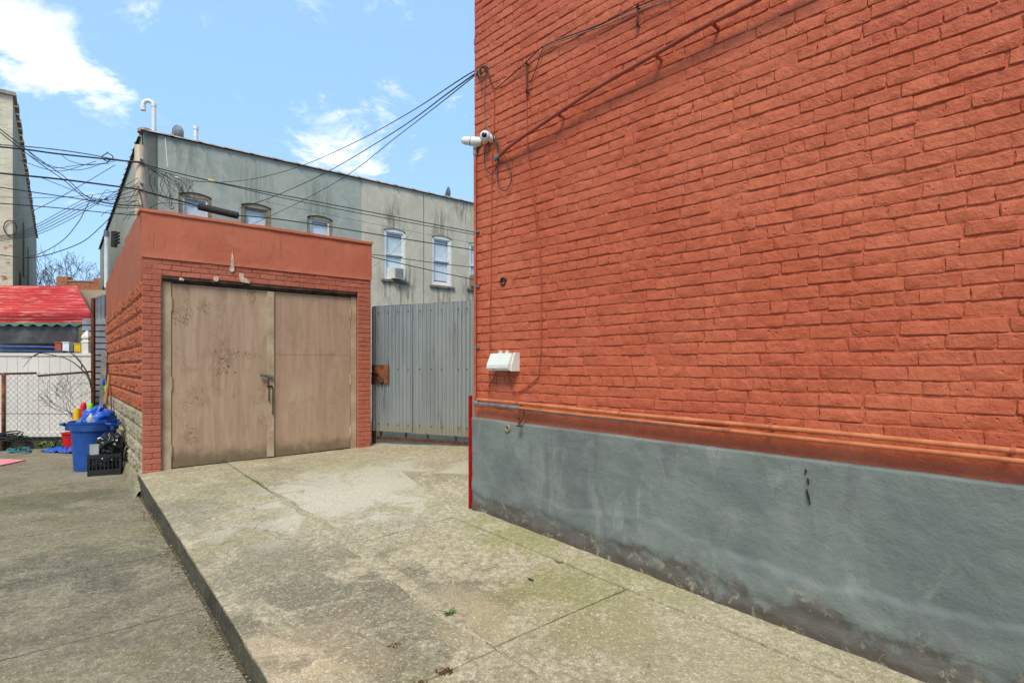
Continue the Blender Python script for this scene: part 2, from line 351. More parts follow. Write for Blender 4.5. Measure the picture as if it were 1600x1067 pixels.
M_PLY = m_ply('weathered_plywood', S(176, 152, 128), S(158, 133, 109), 1.0, 0.0)
M_PLY2 = m_ply('plain_plywood', S(174, 146, 122), S(161, 133, 110), .25, 5.0)
M_JAMB = simple('tan_timber_paint', S(180, 162, 136), S(158, 138, 112), 5, .7, .3, 40)
M_HEAD = simple('dark_timber', S(88, 70, 58), S(52, 40, 34), 8, .85, .6, 50)

def m_galv():
    q = NT('galvanised_sheet'); oi = q.n('ShaderNodeObjectInfo')
    c = q.mix(q.ramp(q.noise(2.5, 6, .6, q.vec((1, 1, .2))), .35, .65), S(168, 174, 170), S(146, 153, 150))
    c = q.mix(q.math('MULTIPLY', oi.outputs['Random'], .3), c, S(176, 180, 170))
    z = q.sep()[2]; c = q.mix(q.ramp(q.math('ADD', z, q.math('MULTIPLY', q.noise(9, 5, .6), .14)), .60, .72, .6, 0), c, S(170, 158, 128))
    c = q.mix(q.ramp(q.noise(12, 6, .7, q.vec((1, 1, .12))), .56, .72, 0, .7), c, S(100, 98, 90))
    c = q.mix(q.ramp(q.noise(5, 6, .7, q.vec((1, 1, .10), (5, 2, 1))), .64, .74, 0, .5), c, S(140, 112, 82)); q.bump(q.noise(6, 3, .5), .4, .012); return q.fin(c, .36, .6, .45)
M_GALV = m_galv()
M_RUST = simple('rusted_steel', S(104, 60, 36), S(66, 42, 32), 18, .85, .4, 120)
M_RUSTO = simple('orange_rust_plate', S(132, 80, 46), S(88, 56, 38), 9, .85, .4, 90, lo=.42, hi=.58)
M_STEEL = simple('dull_steel', S(150, 148, 140), S(104, 100, 94), 20, .4, .1, 100, .8, .5)
M_BLACKM = simple('dark_metal', S(44, 40, 38), S(28, 26, 26), 20, .6, .2, 100)
M_PIPEO = simple('orange_painted_pipe', S(196, 118, 76), S(176, 98, 62), 9, .5, .15, 90)
M_PIPER = simple('red_painted_pipe', S(178, 94, 66), S(158, 78, 54), 9, .55, .15, 90)
M_PIPED = simple('dark_red_pipe', S(160, 84, 58), S(136, 66, 46), 9, .55, .2, 90)
M_PIPEG = simple('grey_conduit', S(136, 138, 138), S(108, 110, 112), 12, .45, .15, 90, .3)
M_REDEDGE = simple('bright_red_paint', S(176, 30, 24), S(146, 26, 22), 12, .5, .4, 50)
M_PVC = simple('white_plastic', S(226, 228, 226), S(212, 214, 210), 6, .4, .05, 60, 0, .4)
M_BOX = simple('off_white_plastic_box', S(212, 214, 202), S(200, 202, 190), 7, .45, .1, 60, 0, .4)
M_LENS = simple('black_lens', S(16, 16, 18), S(24, 24, 26), 7, .12, 0, 60, 0, .6)
M_WIRE = simple('black_cable', S(34, 34, 36), S(52, 52, 54), 9, .6, .2, 120)
M_WIREG = simple('grey_cable', S(118, 118, 116), S(84, 84, 84), 9, .6, .2, 120)
M_WIRER = simple('red_painted_wire', S(170, 84, 58), S(132, 62, 44), 9, .65, .2, 120)
M_GREYBLOCK = m_concrete('weathered_grey_block', .2, .05, .35, 5.0, 1.12)

# ------------------------------------------------------------------ ground, driveway, yard
g = MB(); g.grid(lambda u, v: ((u - .5) * 400, (v - .5) * 400 + 60, -.45), 8, 8)
g.build('ground', M_DIRT, kind='structure')

def ST(s, r):          # s: metres from the garage front towards the camera, r: metres right of the kerb line
    return (O[0] - V[0] * s + U[0] * r, O[1] - V[1] * s + U[1] * r)
def sr(x, y, z):       # photo pixel -> (s, r) at height z
    p = onz(x, y, z); dx, dy = p.x - O[0], p.y - O[1]; return (-(dx * V[0] + dy * V[1]), dx * U[0] + dy * U[1])
def sr_drive(x, y):
    z = .1
    for _ in range(8):
        p = onz(x, y, z); z = gz(p.x, p.y)
    return sr(x, y, z)
R0 = -.03
rj = sum(sr_drive(x, y)[1] for x, y in ((380, 748), (500, 825), (640, 908), (790, 998))) / 4     # long joint
s_cross = sr_drive(800, 998)[0]
wallr = lambda s: None
def wall_r(s, off):    # r of the wall line (offset off in front of it) at distance s
    p0 = WALL.P(0, 0, off); p1 = WALL.P(6, 0, off)
    f = lambda p: (-((p.x - O[0]) * V[0] + (p.y - O[1]) * V[1]), (p.x - O[0]) * U[0] + (p.y - O[1]) * U[1])
    a, b = f(p0), f(p1); t = (s - a[0]) / (b[0] - a[0]); return a[1] + (b[1] - a[1]) * t
sC = -((WALL.o[0] - O[0]) * V[0] + (WALL.o[1] - O[1]) * V[1])          # s of the red building's corner
drive = thing('driveway', (O[0], O[1], 0), None, None); tag(drive, kind='structure')
def slab_mesh(name, mat, parent, quad, hfun, top=0.0, thick=.11, res=.09, edge=.0028, wob=.006, seed=0):
    # quad: four (s, r) corners s0r0, s1r0, s1r1, s0r1; top surface follows hfun, arrises rounded, edges slightly ragged
    (a, b, c, d) = [Vector(p) for p in quad]
    lu = max((b - a).length, (c - d).length); lv = max((d - a).length, (c - b).length)
    nu, nv = max(4, int(lu / res)), max(3, int(lv / res))
    mb = MB(); idx = {}
    def pt(i, j, dz, ins):
        u, v = i / nu, j / nv; p = (a * (1 - u) + b * u) * (1 - v) + (d * (1 - u) + c * u) * v; x, y = ST(p.x, p.y)
        if i in (0, nu) or j in (0, nv):
            k = nz((x, y, seed), 9) * wob + nz((x, y, seed + 4), 31) * wob * .7
            cen = (a + b + c + d) / 4; e = (cen - p).normalized(); x2, y2 = ST(p.x + e.x * abs(k), p.y + e.y * abs(k)); x, y = x2, y2
        z = hfun(x, y) + top + dz + fb((x, y, 0), .9) * .006
        return (x, y, z)
    for j in range(nv + 1):
        for i in range(nu + 1):
            rim = i in (0, nu) or j in (0, nv); mb.v.append(pt(i, j, -edge if rim else 0, 0))
    for j in range(nv):
        for i in range(nu):
            k = j * (nu + 1) + i; mb.f.append((k, k + 1, k + nu + 2, k + nu + 1))
    loop = [i for i in range(nu)] + [j * (nu + 1) + nu for j in range(nv)] + [nv * (nu + 1) + i for i in range(nu, 0, -1)] + [j * (nu + 1) for j in range(nv, 0, -1)]
    k0 = len(mb.v)
    for q in loop: x, y, z = mb.v[q]; mb.v.append((x, y, z - thick))
    for i in range(len(loop)):
        j = (i + 1) % len(loop); mb.f.append((loop[i], loop[j], k0 + j, k0 + i))
    return mb.build(name, mat, parent, smooth=50)
G_ = .0045
SN = 9.0
cuts_l = [-.12, s_cross + .02, SN]
for i in range(2):
    s0, s1 = cuts_l[i] + (G_ if i else 0), cuts_l[i + 1] - G_
    slab_mesh('slab', M_DRIVE, drive, ((s0, R0), (s1, R0), (s1, rj - G_), (s0, rj - G_)), gz, seed=i)
wash = .27
slab_mesh('slab', M_DRIVE, drive, ((-3.4, 2.89), (-.0905, 2.89), (-.0905, 7.0), (-3.4, 7.0)), gz, seed=13, edge=0, wob=0)
slab_mesh('slab', M_DRIVE, drive, ((-.09, rj + G_), (sC + .05, rj + G_), (sC + .05, 5.2), (-.09, 7.0)), gz, seed=13, edge=0)
pq = [sr_drive(*p) for p in ((625, 735), (708, 801), (742, 800), (742, 742))]
slab_mesh('slab', M_PATCH, drive, pq, gz, top=.006, thick=.03, seed=13, edge=.005, wob=.02)
slab_mesh('slab', M_DRIVE, drive, ((sC + .05 + .003, rj + G_), (s_cross - G_, rj + G_), (s_cross - G_, wall_r(s_cross, wash) - G_), (sC + .053, wall_r(sC, wash) - G_)), gz, seed=15)
slab_mesh('slab', M_DRIVE, drive, ((s_cross + G_, rj + G_), (SN, rj + G_), (SN, wall_r(SN, wash) - G_), (s_cross + G_, wall_r(s_cross, wash) - G_)), gz, seed=16)
slab_mesh('mortar_wash', M_DRIVE, drive, ((sC + .053, wall_r(sC, wash)), (SN, wall_r(SN, wash)), (SN, wall_r(SN, -.05)), (sC + .053, wall_r(sC, -.05))),
          lambda x, y: gz(x, y) + .012, wob=.02, seed=17)
# bed that shows in the joints, and the kerb face
def gridsheet(fn, nu, nv, name, mat, parent, **k): return MB().grid(fn, nu, nv).build(name, mat, parent, smooth=True, **k)
def bed(u, v):
    x, y = ST(-3.3 + u * 12.2, R0 + .03 + v * 7.5); return (x, y, gz(x, y) - .0055 + fb((x, y, 0), .9) * .006)
gridsheet(bed, 120, 80, 'joint_bed', M_BED, drive)
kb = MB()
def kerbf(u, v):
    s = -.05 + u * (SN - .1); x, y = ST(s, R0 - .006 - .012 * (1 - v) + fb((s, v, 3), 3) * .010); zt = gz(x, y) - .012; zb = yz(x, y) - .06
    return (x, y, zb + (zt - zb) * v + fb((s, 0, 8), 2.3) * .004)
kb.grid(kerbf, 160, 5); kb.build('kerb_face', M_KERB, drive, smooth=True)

yard = thing('yard', (-4, 4, -.1), None, None); tag(yard, kind='structure')
ysp = [sr(x, y, yz(0, d)) for x, y, d in ((100, 829, 5.3), (120, 889, 4.6), (150, 989, 3.5))]
ycuts = [-5.2] + [p[0] for p in ysp] + [5.6, SN]
for i in range(len(ycuts) - 1):
    slab_mesh('slab', M_YARD, yard, ((ycuts[i] + .006, -7.5), (ycuts[i + 1] - .006, -7.5), (ycuts[i + 1] - .006, R0 - .035), (ycuts[i] + .006, R0 - .035)), yz, seed=30 + i, res=.14, wob=.004)
def ybed(u, v):
    x, y = ST(-5 + u * 14, -7.6 + v * 7.62); return (x, y, yz(x, y) - .008 + fb((x, y, 0), .9) * .006)
gridsheet(ybed, 40, 20, 'joint_bed', M_DIRT, yard)
def smear(name, s0, s1, w0, seed):        # cement smeared over the joint, thicker in the middle than at its ragged edges
    def f(u, v):
        s_ = s0 + (s1 - s0) * u; w = w0 * (.6 + .5 * nz((s_, seed, 1), 2.1) + .25 * nz((s_, seed, 4), 9)) * min(1, 8 * u, 8 * (1 - u)); r_ = rj + (v - .5) * 2 * w + .012 * nz((s_, seed, 8), 3); x, y = ST(s_, r_)
        return (x, y, gz(x, y) + fb((x, y, 0), .9) * .006 - .003 + .0065 * (1 - (2 * v - 1) ** 2))
    MB().grid(f, 90, 6).build(name, M_SMEAR, drive, smooth=True)
M_SMEAR = m_concrete('smeared_cement', .2, .15, .15, 91.0, 1.16)
smear('cement_smear', 1.75, s_cross - .06, .10, 3); smear('cement_smear', s_cross + .05, SN, .09, 6)
# moss and grit lying in the long joint, the cross joint and along the kerb foot
def litter(name, label, cat, pts_fn, n, mats, size, seed, flat=.4):
    rnd = random.Random(seed); mb = MB()
    for _ in range(n):
        p = pts_fn(rnd); s = size * rnd.uniform(.4, 1.3); a = rnd.uniform(0, 6.28)
        q = [p + Vector((math.cos(a + t) * s * rnd.uniform(.6, 1.2), math.sin(a + t) * s * rnd.uniform(.4, 1.0), rnd.uniform(0, s * flat))) for t in (0, 1.57, 3.14, 4.71)]
        top = p + Vector((0, 0, s * flat * 1.4)); mb.add(q + [top], [(0, 1, 4), (1, 2, 4), (2, 3, 4), (3, 0, 4)])
    return mb.build(name, mats, None, label, cat, kind='stuff')
def along(s0, s1, r, wid, hf, dens=None):
    def f(rnd):
        for _ in range(20):
            s = rnd.uniform(s0, s1)
            if dens is None or rnd.random() < dens(s): break
        rr = r + rnd.gauss(0, wid); x, y = ST(s, rr); return Vector((x, y, hf(x, y)))
    return f
clump = lambda s: max(0.03, .5 + 1.4 * nz((s * 1.9, 3, 1)))
M_MOSSG = simple('green_moss', S(98, 108, 40), S(72, 84, 30), 25, .95, .6, 200)
M_LEAF = simple('dry_leaf_litter', S(136, 116, 82), S(96, 80, 56), 25, .9, .4, 120)
M_GRIT = simple('pale_grit', S(176, 166, 140), S(132, 122, 100), 30, .95, .5, 200)
litter('moss', 'green moss growing in the long driveway joint', 'moss', along(.1, s_cross * .55, rj, .008, lambda x, y: gz(x, y) - .006, clump), 700, M_MOSSG, .009, 1)
def cross_f(rnd):
    r = rnd.uniform(rj + .35, wall_r(s_cross, wash)); x, y = ST(s_cross + rnd.gauss(0, .008), r); return Vector((x, y, gz(x, y) - .006))
litter('moss', 'green moss growing in the short cross joint', 'moss', cross_f, 420, M_MOSSG, .008, 2)
litter('leaf_litter', 'brown leaf crumbs gathered at the foot of the kerb', 'litter', along(.5, 5.4, R0 - .06, .030, yz, clump), 420, M_LEAF, .010, 3)
litter('grit', 'pale grit and crumbs along the foot of the kerb', 'grit', along(.1, 5.6, R0 - .075, .045, yz), 800, M_GRIT, .007, 4)

# ------------------------------------------------------------------ red brick building
rb_ = thing('brick_building', WALL.P(2.5, 0, -2.5), 'tall red painted brick building with grey rendered plinth on the right', 'building')
WT, WZT = 8.5, 7.6
core = MB(); core.fbox(WALL, 0.012, WT, -.4, WZT, -6.0, -.030); core.fbox(WALL, .001, .05, .9, WZT - .01, -.5, -.0045); core.build('wall', M_RED, rb_)
# mortar: thickly painted, lumpy sheet standing just behind the brick faces
COURSE, ZH = .0698, 1.352
def mort(u, v):
    a, z = u * 7.2, .92 + v * 5.1; o = -.0050 + fb((a * 1.0, z, 2), 15) * .0042 + fb((a, z, 5), 2.2) * .0016
    if a < .02: o -= .012
    return WALL.P(a + .0, z, o)
MB().grid(mort, 300, 230).build('mortar', M_RED, rb_, smooth=True)
def brick_mesh(name, L, Hh, mat, rnd, wob=.004, prot=.012, rnd_c=.010, nx=8, nzv=4, rough=.0025):
    # local x along the wall, -y outward, z up; the front is a rounded, slightly broken cushion
    mb = MB(); sd = rnd.uniform(0, 100); fx, fz = .0042 / L, .0042 / Hh; xs = [0] + [fx + (1 - 2 * fx) * i / (nx - 2) for i in range(nx - 1)] + [1]; zs = [0] + [fz + (1 - 2 * fz) * j / (nzv - 2) for j in range(nzv - 1)] + [1]
    tilt, tw = rnd.gauss(0, .0009), rnd.gauss(0, .0025)
    def pt(u, v, shrink, y):
        x, z = (u - .5) * (L - 2 * shrink), (v - .5) * (Hh - 2 * shrink)
        ex = 1 if u in (0, 1) else 0; ez = 1 if v in (0, 1) else 0
        if ex and ez: x *= 1 - rnd_c * 1.1 / L; z *= 1 - rnd_c * .9 / Hh
        x += nz((sd, u * 5, v * 3), 1.7) * wob * (1 + ex); z += nz((u * 4.3, sd, v * 3), 1.9) * wob * (.8 if ez else .3)
        z += (u - .5) * tw
        return (x, y + (v - .5) * tilt * 2, z)
    nb = (nx + 1) * (nzv + 1)
    for v in zs:
        for u in xs:
            e = u in (0, 1) or v in (0, 1); d = prot + nz((sd + u * 6, v * 4, 3), 1.3) * rough * 2 - (.0026 if e else 0)
            mb.v.append(pt(u, v, 0, -d))
    for j in range(nzv):
        for i in range(nx):
            k = j * (nx + 1) + i; mb.f.append((k, k + 1, k + nx + 2, k + nx + 1))
    loop = [i for i in range(nx)] + [j * (nx + 1) + nx for j in range(nzv)] + [nzv * (nx + 1) + i for i in range(nx, 0, -1)] + [j * (nx + 1) for j in range(nzv, 0, -1)]
    k0 = len(mb.v)
    for q in loop: x, y, z = mb.v[q]; mb.v.append((x * (1 + .003 / L), 0.016, z * (1 + .004 / Hh)))
    for i in range(len(loop)):
        j = (i + 1) % len(loop); mb.f.append((loop[i], k0 + i, k0 + j, loop[j]))
    return mb.mesh(name, mat, smooth=24)
rnd = random.Random(3)
ST_M = [brick_mesh('brick', .1890, .0622, M_RED, rnd, .0060, rnd.uniform(.0004, .0030), .012, rough=.0016) for _ in range(26)]
HD_M = [brick_mesh('brick', .0940, .0612, M_RED, rnd, .0068, rnd.uniform(.0004, .0032), .014, nx=6, rough=.0016) for _ in range(14)]
spots = []
for k in range(-6, 66):
    zc = ZH + k * COURSE + rnd.gauss(0, .001)
    if zc < 1.115: continue
    hd = k % 6 == 0; pitch = .0975 if hd else .192; a = -.0 + (pitch / 2 if not hd else pitch / 2); first = True
    if not hd and k % 2: a -= pitch / 2 - .002
    while a < 7.1:
        w = pitch * rnd.uniform(.93, 1.07); m = rnd.choice(HD_M if hd else ST_M); sx = w / pitch
        if not hd and rnd.random() < .045: m = rnd.choice(HD_M); w = .0975; sx = 1; a -= .047
        L = (.0895 if m in HD_M else .184) * sx
        if a - L / 2 < .004:      # cut brick at the corner
            cut = a + L / 2 - .004
            if cut > .03: spots.append((.004 + cut / 2, zc, m, sx * cut / L, rnd.uniform(-.002, .0015)))
        else: spots.append((a, zc + rnd.gauss(0, .0018), m, sx, rnd.uniform(-.0022, .0018) - (.0045 if rnd.random() < .05 else 0)))
        a += w if m in ST_M or hd else .1445
def shown(sp):
    p = WALL.P(sp[0], sp[1]); 
    if p.y < .3: return 0
    x, y = CX + p.x / p.y * F_PX, HY - (p.z - CZ) / p.y * F_PX
    if x > 1590 or y < 8 or sp[1] < 1.03: return 0
    return (sp[3] / p.y) / p.y * (.45 if sp[2] in HD_M else 1)
order = sorted(range(len(spots)), key=lambda i: -shown(spots[i]))
rest = MB()
for rank, i in enumerate(order):
    a, z, m, sx, off = spots[i]
    if rank < 300:
        inst('brick', m, rb_, WALL.P(a, z, off), WALL.rot, (sx, 1, .93 + .11 * ((i * 37) % 97) / 97))
    else:
        c_, s_ = math.cos(WALL.rot), math.sin(WALL.rot); p = WALL.P(a, z, off)
        vs_ = [(p.x + v.co.x * sx * c_ - v.co.y * s_, p.y + v.co.x * sx * s_ + v.co.y * c_, p.z + v.co.z * (.93 + .11 * ((i * 37) % 97) / 97)) for v in m.vertices]
        rest.add(vs_, [tuple(f.vertices) for f in m.polygons])
rest.build('brick', M_RED, rb_, kind='stuff', smooth=24, fix=False)
# corner bricks seen end-on along the left arris
# plinth: coat of render with a rounded top ledge, a broken lower lip and a bulging foot
def zg_wall(a): p = WALL.P(a, 0, .05); return gz(p.x, p.y)
def plin(u, v):
    a = -.02 + u * 7.4; zt = 1.012 - .0155 * a; zb = zg_wall(a) - .05; z = zb + (zt - zb) * v
    hg = z - zg_wall(a)
    lip = .33 + .10 * nz((a, 4, 4), 1.3) + .05 * nz((a, 1, 9), 4.1) + .02 * nz((a, 2, 9), 11); k = 1 / (1 + math.exp(max(-50, min(50, (hg - lip) * 200))))
    lip2 = .15 + .07 * nz((a, 7, 1), 1.9) + .03 * nz((a, 1, 5), 6); k2 = 1 / (1 + math.exp((hg - lip2) * 70))
    o = .030 + .010 * fb((a, z, 1), 1.4) + .004 * fb((a, z, 7), 7) + k * (.013 + .010 * nz((a, z, 3), 2)) * max(0, min(1, .25 + 1.5 * nz((a, 6, 2), .9) + .25 * (a - 2))) + max(0, .30 - hg) * .06 - k2 * .020 + k2 * .008 * fb((a, z, 2), 9)
    if u == 0 or u == 1: o -= .03
    return WALL.P(a, z + .006 * nz((a, z, 0), 3) * (v == 1), o)
pl = MB(); nu_, nv_ = 420, 80; pl.grid(plin, nu_, nv_)
k0 = nv_ * (nu_ + 1); kk = len(pl.v)
for i in range(nu_ + 1):
    a = -.02 + i / nu_ * 7.4; pl.v.append(tuple(WALL.P(a, pl.v[k0 + i][2] + .010, -.02)))
for i in range(nu_): pl.f.append((k0 + i, k0 + i + 1, kk + i + 1, kk + i))
kk2 = len(pl.v)
for j in range(nv_ + 1): pl.v.append(tuple(WALL.P(-.02, pl.v[j * (nu_ + 1)][2], -.6)))
for j in range(nv_): pl.f.append((j * (nu_ + 1), (j + 1) * (nu_ + 1), kk2 + j + 1, kk2 + j))
pl.build('plinth', M_PLINTH, rb_, smooth=True, fix=False)
for pix in (((1257, 733), (1259, 736), (1258, 741)), ((1260, 747), (1262, 750), (1263, 757), (1261, 752)), ((1259, 764), (1261, 770), (1265, 788), (1261, 776))):
    pts = [WALL.P(*WALL.hit(x, y, .05), .05) for x, y in pix]; n3 = Vector((WALL.nrm[0], WALL.nrm[1], 0)); k_ = len(pts)
    MB().add([q - n3 * .03 for q in pts] + [q - n3 * .004 for q in pts], [tuple(range(k_, 2 * k_))] + [(i, (i + 1) % k_, k_ + (i + 1) % k_, k_ + i) for i in range(k_)]).build('crack_sliver', M_BLACKM, rb_)  # added slivers standing in for a crack; its dark slits are black colour
# red corner guard
gb = MB(); zc0 = zg_wall(0)
gb.fbox(WALL, -.031, -.022, zc0 + .01, 1.205, .002, .040);
gb.build('corner_guard', M_REDEDGE, None, 'bright red angle guard on the left corner of the grey plinth', 'corner guard')
# foundation bolts, stub and hole on the plinth
hole = MB(); a, z = WALL.hit(793, 669, .04); hole.lathe(WALL.P(a, z, .02), [(.0, 0), (.030, .002), (.034, .022), (.026, .03), (.016, .026), (.014, .012), (0, .01)], 14, (WALL.nrm[0], WALL.nrm[1], 0), cap=False)
hole.build('pipe_stub', M_ROUGH, None, 'small broken mortar ring around a capped stub in the grey plinth', 'pipe stub', smooth=40)

def wtube(pts, r, off, n=8, sag=False):     # polyline of photo pixels lying on the red wall, off metres proud of it
    out = []
    for i, p in enumerate(pts):
        o = off[i] if isinstance(off, (list, tuple)) else off; a, z = WALL.hit(p[0], p[1], o); out.append(WALL.P(a, z, o))
    return out
def wline(p0, p1, off, k, ext0=0, ext1=0, wob=0.0, seed=0):     # a straight run between two photo pixels on the wall, extended
    (a0, z0), (a1, z1) = WALL.hit(*p0, off), WALL.hit(*p1, off); out = []
    for i in range(k + 1):
        t = -ext0 + (1 + ext0 + ext1) * i / k; a = a0 + (a1 - a0) * t; z = z0 + (z1 - z0) * t + wob * nz((a, seed, 0), .9); out.append(WALL.P(a, z, off + wob * .5 * nz((a, seed, 5), 1.1)))
    return out
def coupling(par, mat, pts, idx, r, ln=.04):
    for i in idx:
        d = (pts[i + 1] - pts[i]).normalized(); MB().tube([pts[i] - d * ln / 2, pts[i] + d * ln / 2], r, 10).build('coupling', mat, par, smooth=40)
# two long pipes above the plinth, and the thin one below them
t1 = thing('pipe_run', WALL.P(2, 1.1, .05), 'upper orange painted pipe running the length of the red wall', 'pipe')
p = wline((746, 624), (1598, 705), .060, 24, 0, .7, .006, 1); MB().tube(p, .0135, 10).build('pipe', M_PIPEO, t1, smooth=50)
coupling(t1, M_PIPEO, p, (3, 8, 12, 19), .0165)
for i in (2, 6, 10, 14):
    c = MB(); d = (p[i + 1] - p[i]).normalized(); mid = p[i]
    c.tube([mid - d * .008, mid + d * .008], .0165, 10); c.box(mid - Vector((WALL.nrm[0], WALL.nrm[1], 0)) * .03 + Vector((0, 0, .012)), (.014, .06, .02), WALL.rot); c.build('clip', M_PIPER, t1, smooth=40)
t2 = thing('pipe_run', WALL.P(2, 1.05, .05), 'lower pipe on the red wall, grey at its left end then orange', 'pipe')
p = wline((745, 626), (1598, 716), .056, 24, 0, .7, .006, 2)
p = [q + Vector((0, 0, -.020)) if i < 6 else q + Vector((0, 0, -.018 + .010 * min(1, (i - 6) / 12))) for i, q in enumerate(p)]
MB().tube(p[:3], .0145, 10).build('grey_end', M_PIPEG, t2, smooth=50); MB().tube(p[2:], .0125, 10).build('pipe', M_PIPEO, t2, smooth=50)
coupling(t2, M_PIPEG, p, (2,), .018, .07); coupling(t2, M_PIPEG, p, (0,), .019, .05)
coupling(t2, M_PIPER, p, (9, 16), .016, .05)
t3 = thing('water_pipe', WALL.P(2, 1.0, .05), 'thin grey pipe with a hose tap drooping over the plinth edge', 'pipe')
p = wline((819, 642), (1598, 722), .052, 20, 0, .7, .004, 3); MB().tube(p, .0072, 8).build('pipe', M_PIPEG, t3, smooth=50)
q0 = p[0]; dn = WALL.P(*WALL.hit(811, 663, .085), .085)
tp = MB(); tp.tube([q0, q0 + (dn - q0) * .5, dn], [.010, .011, .009], 8); tp.tube([dn + Vector((0, 0, .01)), dn + Vector((0, 0, -.012))], [.008, .014], 8); tp.build('tap', M_RUST, t3, smooth=50)
hb = MB(); c0 = q0 + (dn - q0) * .62; ee = Vector((WALL.e[0], WALL.e[1], 0)); hb.tube([c0 - ee * .02, c0 - ee * .032 + Vector((0, 0, .004))], .006, 8); hb.box(dn - Vector((0, 0, .014)), (.05, .026, .006), WALL.rot); hb.build('tap_handle', M_BLACKM, t3)
# vertical conduit up the left corner
p = [WALL.P(.030, z, .03) for z in (1.20, 1.8, 2.4, 3.0)]; zt = WALL.hit(745, 232, .03)[1]; p = [WALL.P(.040, z, .024) for z in np.linspace(1.17, zt, 12)]
t4 = thing('conduit', WALL.P(.040, 1.17, .03), 'vertical conduit up the left corner of the red wall below the cameras', 'conduit')
MB().tube(p, .0125, 10).build('pipe', M_PIPER, t4, smooth=50)
MB().tube([p[-1] - Vector((0, 0, .05)), p[-1] + Vector((0, 0, .03))], .0165, 10).build('coupling', M_PIPEG, t4, smooth=40)
for z in (1.62, 2.15, 2.62):
    c = MB(); c.tube([WALL.P(.040, z - .008, .024), WALL.P(.040, z + .008, .024)], .016, 10); c.box(WALL.P(.064, z, .012), (.03, .01, .018), WALL.rot); c.build('clip', M_PIPEG, t4)
# diagonal conduit climbing to the right
t5 = thing('conduit', WALL.P(*WALL.hit(776, 246), .06), 'dark red conduit climbing diagonally across the upper brick wall', 'conduit')
p = catmull(wtube([(773, 250), (800, 226), (850, 192), (905, 155), (960, 121), (1040, 76), (1100, 42), (1180, 2), (1300, -62)], 0, [.03, .06, .075, .075, .075, .075, .075, .075, .075]), 5)
MB().tube(p, .0145, 10).build('pipe', M_PIPED, t5, smooth=50); MB().tube(p[:3], .0172, 8).build('end_cap', M_PIPEG, t5, smooth=50)
coupling(t5, M_PIPED, p, (8, 20, 33), .0172, .05)
for i in (12, 24, 31):
    c = MB(); c.tube([p[i] - (p[i + 1] - p[i]).normalized() * .009, p[i] + (p[i + 1] - p[i]).normalized() * .009], .0205, 10)
    c.box(p[i] - Vector((WALL.nrm[0], WALL.nrm[1], 0)) * .03 - Vector((0, 0, .012)), (.016, .075, .016), WALL.rot); c.build('clip', M_PIPED, t5)
# two cameras
def seccam(loc, look, label, bodyr, turret):
    t = thing('security_camera', loc, label, 'security camera'); loc = Vector(loc); look = Vector(look).normalized(); n3 = Vector((WALL.nrm[0], WALL.nrm[1], 0))
    if turret:
        MB().lathe(loc - look * .02, [(bodyr * .55, -.055), (bodyr * 1.02, -.05), (bodyr * 1.05, -.02), (bodyr, 0), (bodyr * .99, .012), (bodyr * .86, .032), (bodyr * .60, .044), (bodyr * .52, .045)], 24, look).build('housing', M_PVC, t, smooth=35)
        l = MB().lathe(loc - look * .02, [(bodyr * .50, .042), (bodyr * .50, .048), (bodyr * .3, .052), (0.001, .054)], 20, look).build('lens', M_LENS, t, smooth=35)
    else:
        MB().lathe(loc, [(.012, -.085), (bodyr * .8, -.08), (bodyr, -.06), (bodyr, .01), (bodyr * .92, .022), (bodyr * .9, .060), (bodyr * .72, .082), (bodyr * .4, .095), (.002, .098)], 24, look).build('housing', M_PVC, t, smooth=35)
        MB().lathe(loc, [(bodyr * 1.03, .012), (bodyr * 1.03, .018)], 24, look).build('seam_ring', M_PIPEG, t)
    return t
a, z = WALL.hit(757, 212, .08); pc = WALL.P(a, z, .075)
c1 = seccam(pc, (-.15, -1, -.12), 'white camera with dark round lens facing the yard', .045, True)
ar = MB(); ar.tube([pc, WALL.P(a + .01, z - .01, 0)], [.028, .034], 12); ar.build('mount', M_PVC, c1, smooth=40)
a, z = WALL.hit(739, 221, .05); pc2 = WALL.P(a, z, .05)
c2 = seccam(pc2 + Vector((-.005, 0, 0)), (-.95, .1, .12), 'white camera at the building corner turned away to the left', .039, False)
ar = MB(); ar.tube([pc2 + Vector((.03, 0, -.02)), WALL.P(.040, zt + .02, .024)], [.03, .02], 12); ar.build('mount', M_PVC, c2, smooth=40)
# junction box
t6 = thing('utility_box', WALL.P(*WALL.hit(788, 578), .0), 'off-white plastic junction box on the red wall above the pipes', 'utility box')
(a0, z0), (a1, z1) = WALL.hit(768, 579, .06), WALL.hit(803, 552, .06)
def prism(F, prof, a0, a1, ins=0): 
    mb = MB(); n = len(prof); mb.add([F.P(a0, z, o) for o, z in prof] + [F.P(a1, z, o) for o, z in prof], [tuple(range(n)), tuple(range(2 * n - 1, n - 1, -1))] + [(i, (i + 1) % n, n + (i + 1) % n, n + i) for i in range(n)]); return mb
zb, zt2 = WALL.hit(785, 579, .10)[1], WALL.hit(785, 552, .06)[1]
prism(WALL, [(.0, zb), (.10, zb), (.115, zb + .02), (.115, zb + .045), (.07, zt2), (.0, zt2)], a0, a1 - .01).build('lid', M_BOX, t6)
prism(WALL, [(.0, zb - .004), (.085, zb - .004), (.085, zb + .05), (.05, zt2 + .004), (.0, zt2 + .004)], a1 - .0102, a1 + .004).build('side_flange', M_BOX, t6)
for aa in (a0 + .045, a0 + .125):
    b = MB(); b.fbox(WALL, aa, aa + .026, zt2 - .01, zt2 + .016, .0, .02); b.fbox(WALL, aa + .004, aa + .010, zt2 + .01, zt2 + .024, .0, .02); b.fbox(WALL, aa + .018, aa + .024, zt2 + .01, zt2 + .024, .0, .02); b.build('mounting_lug', M_BOX, t6)
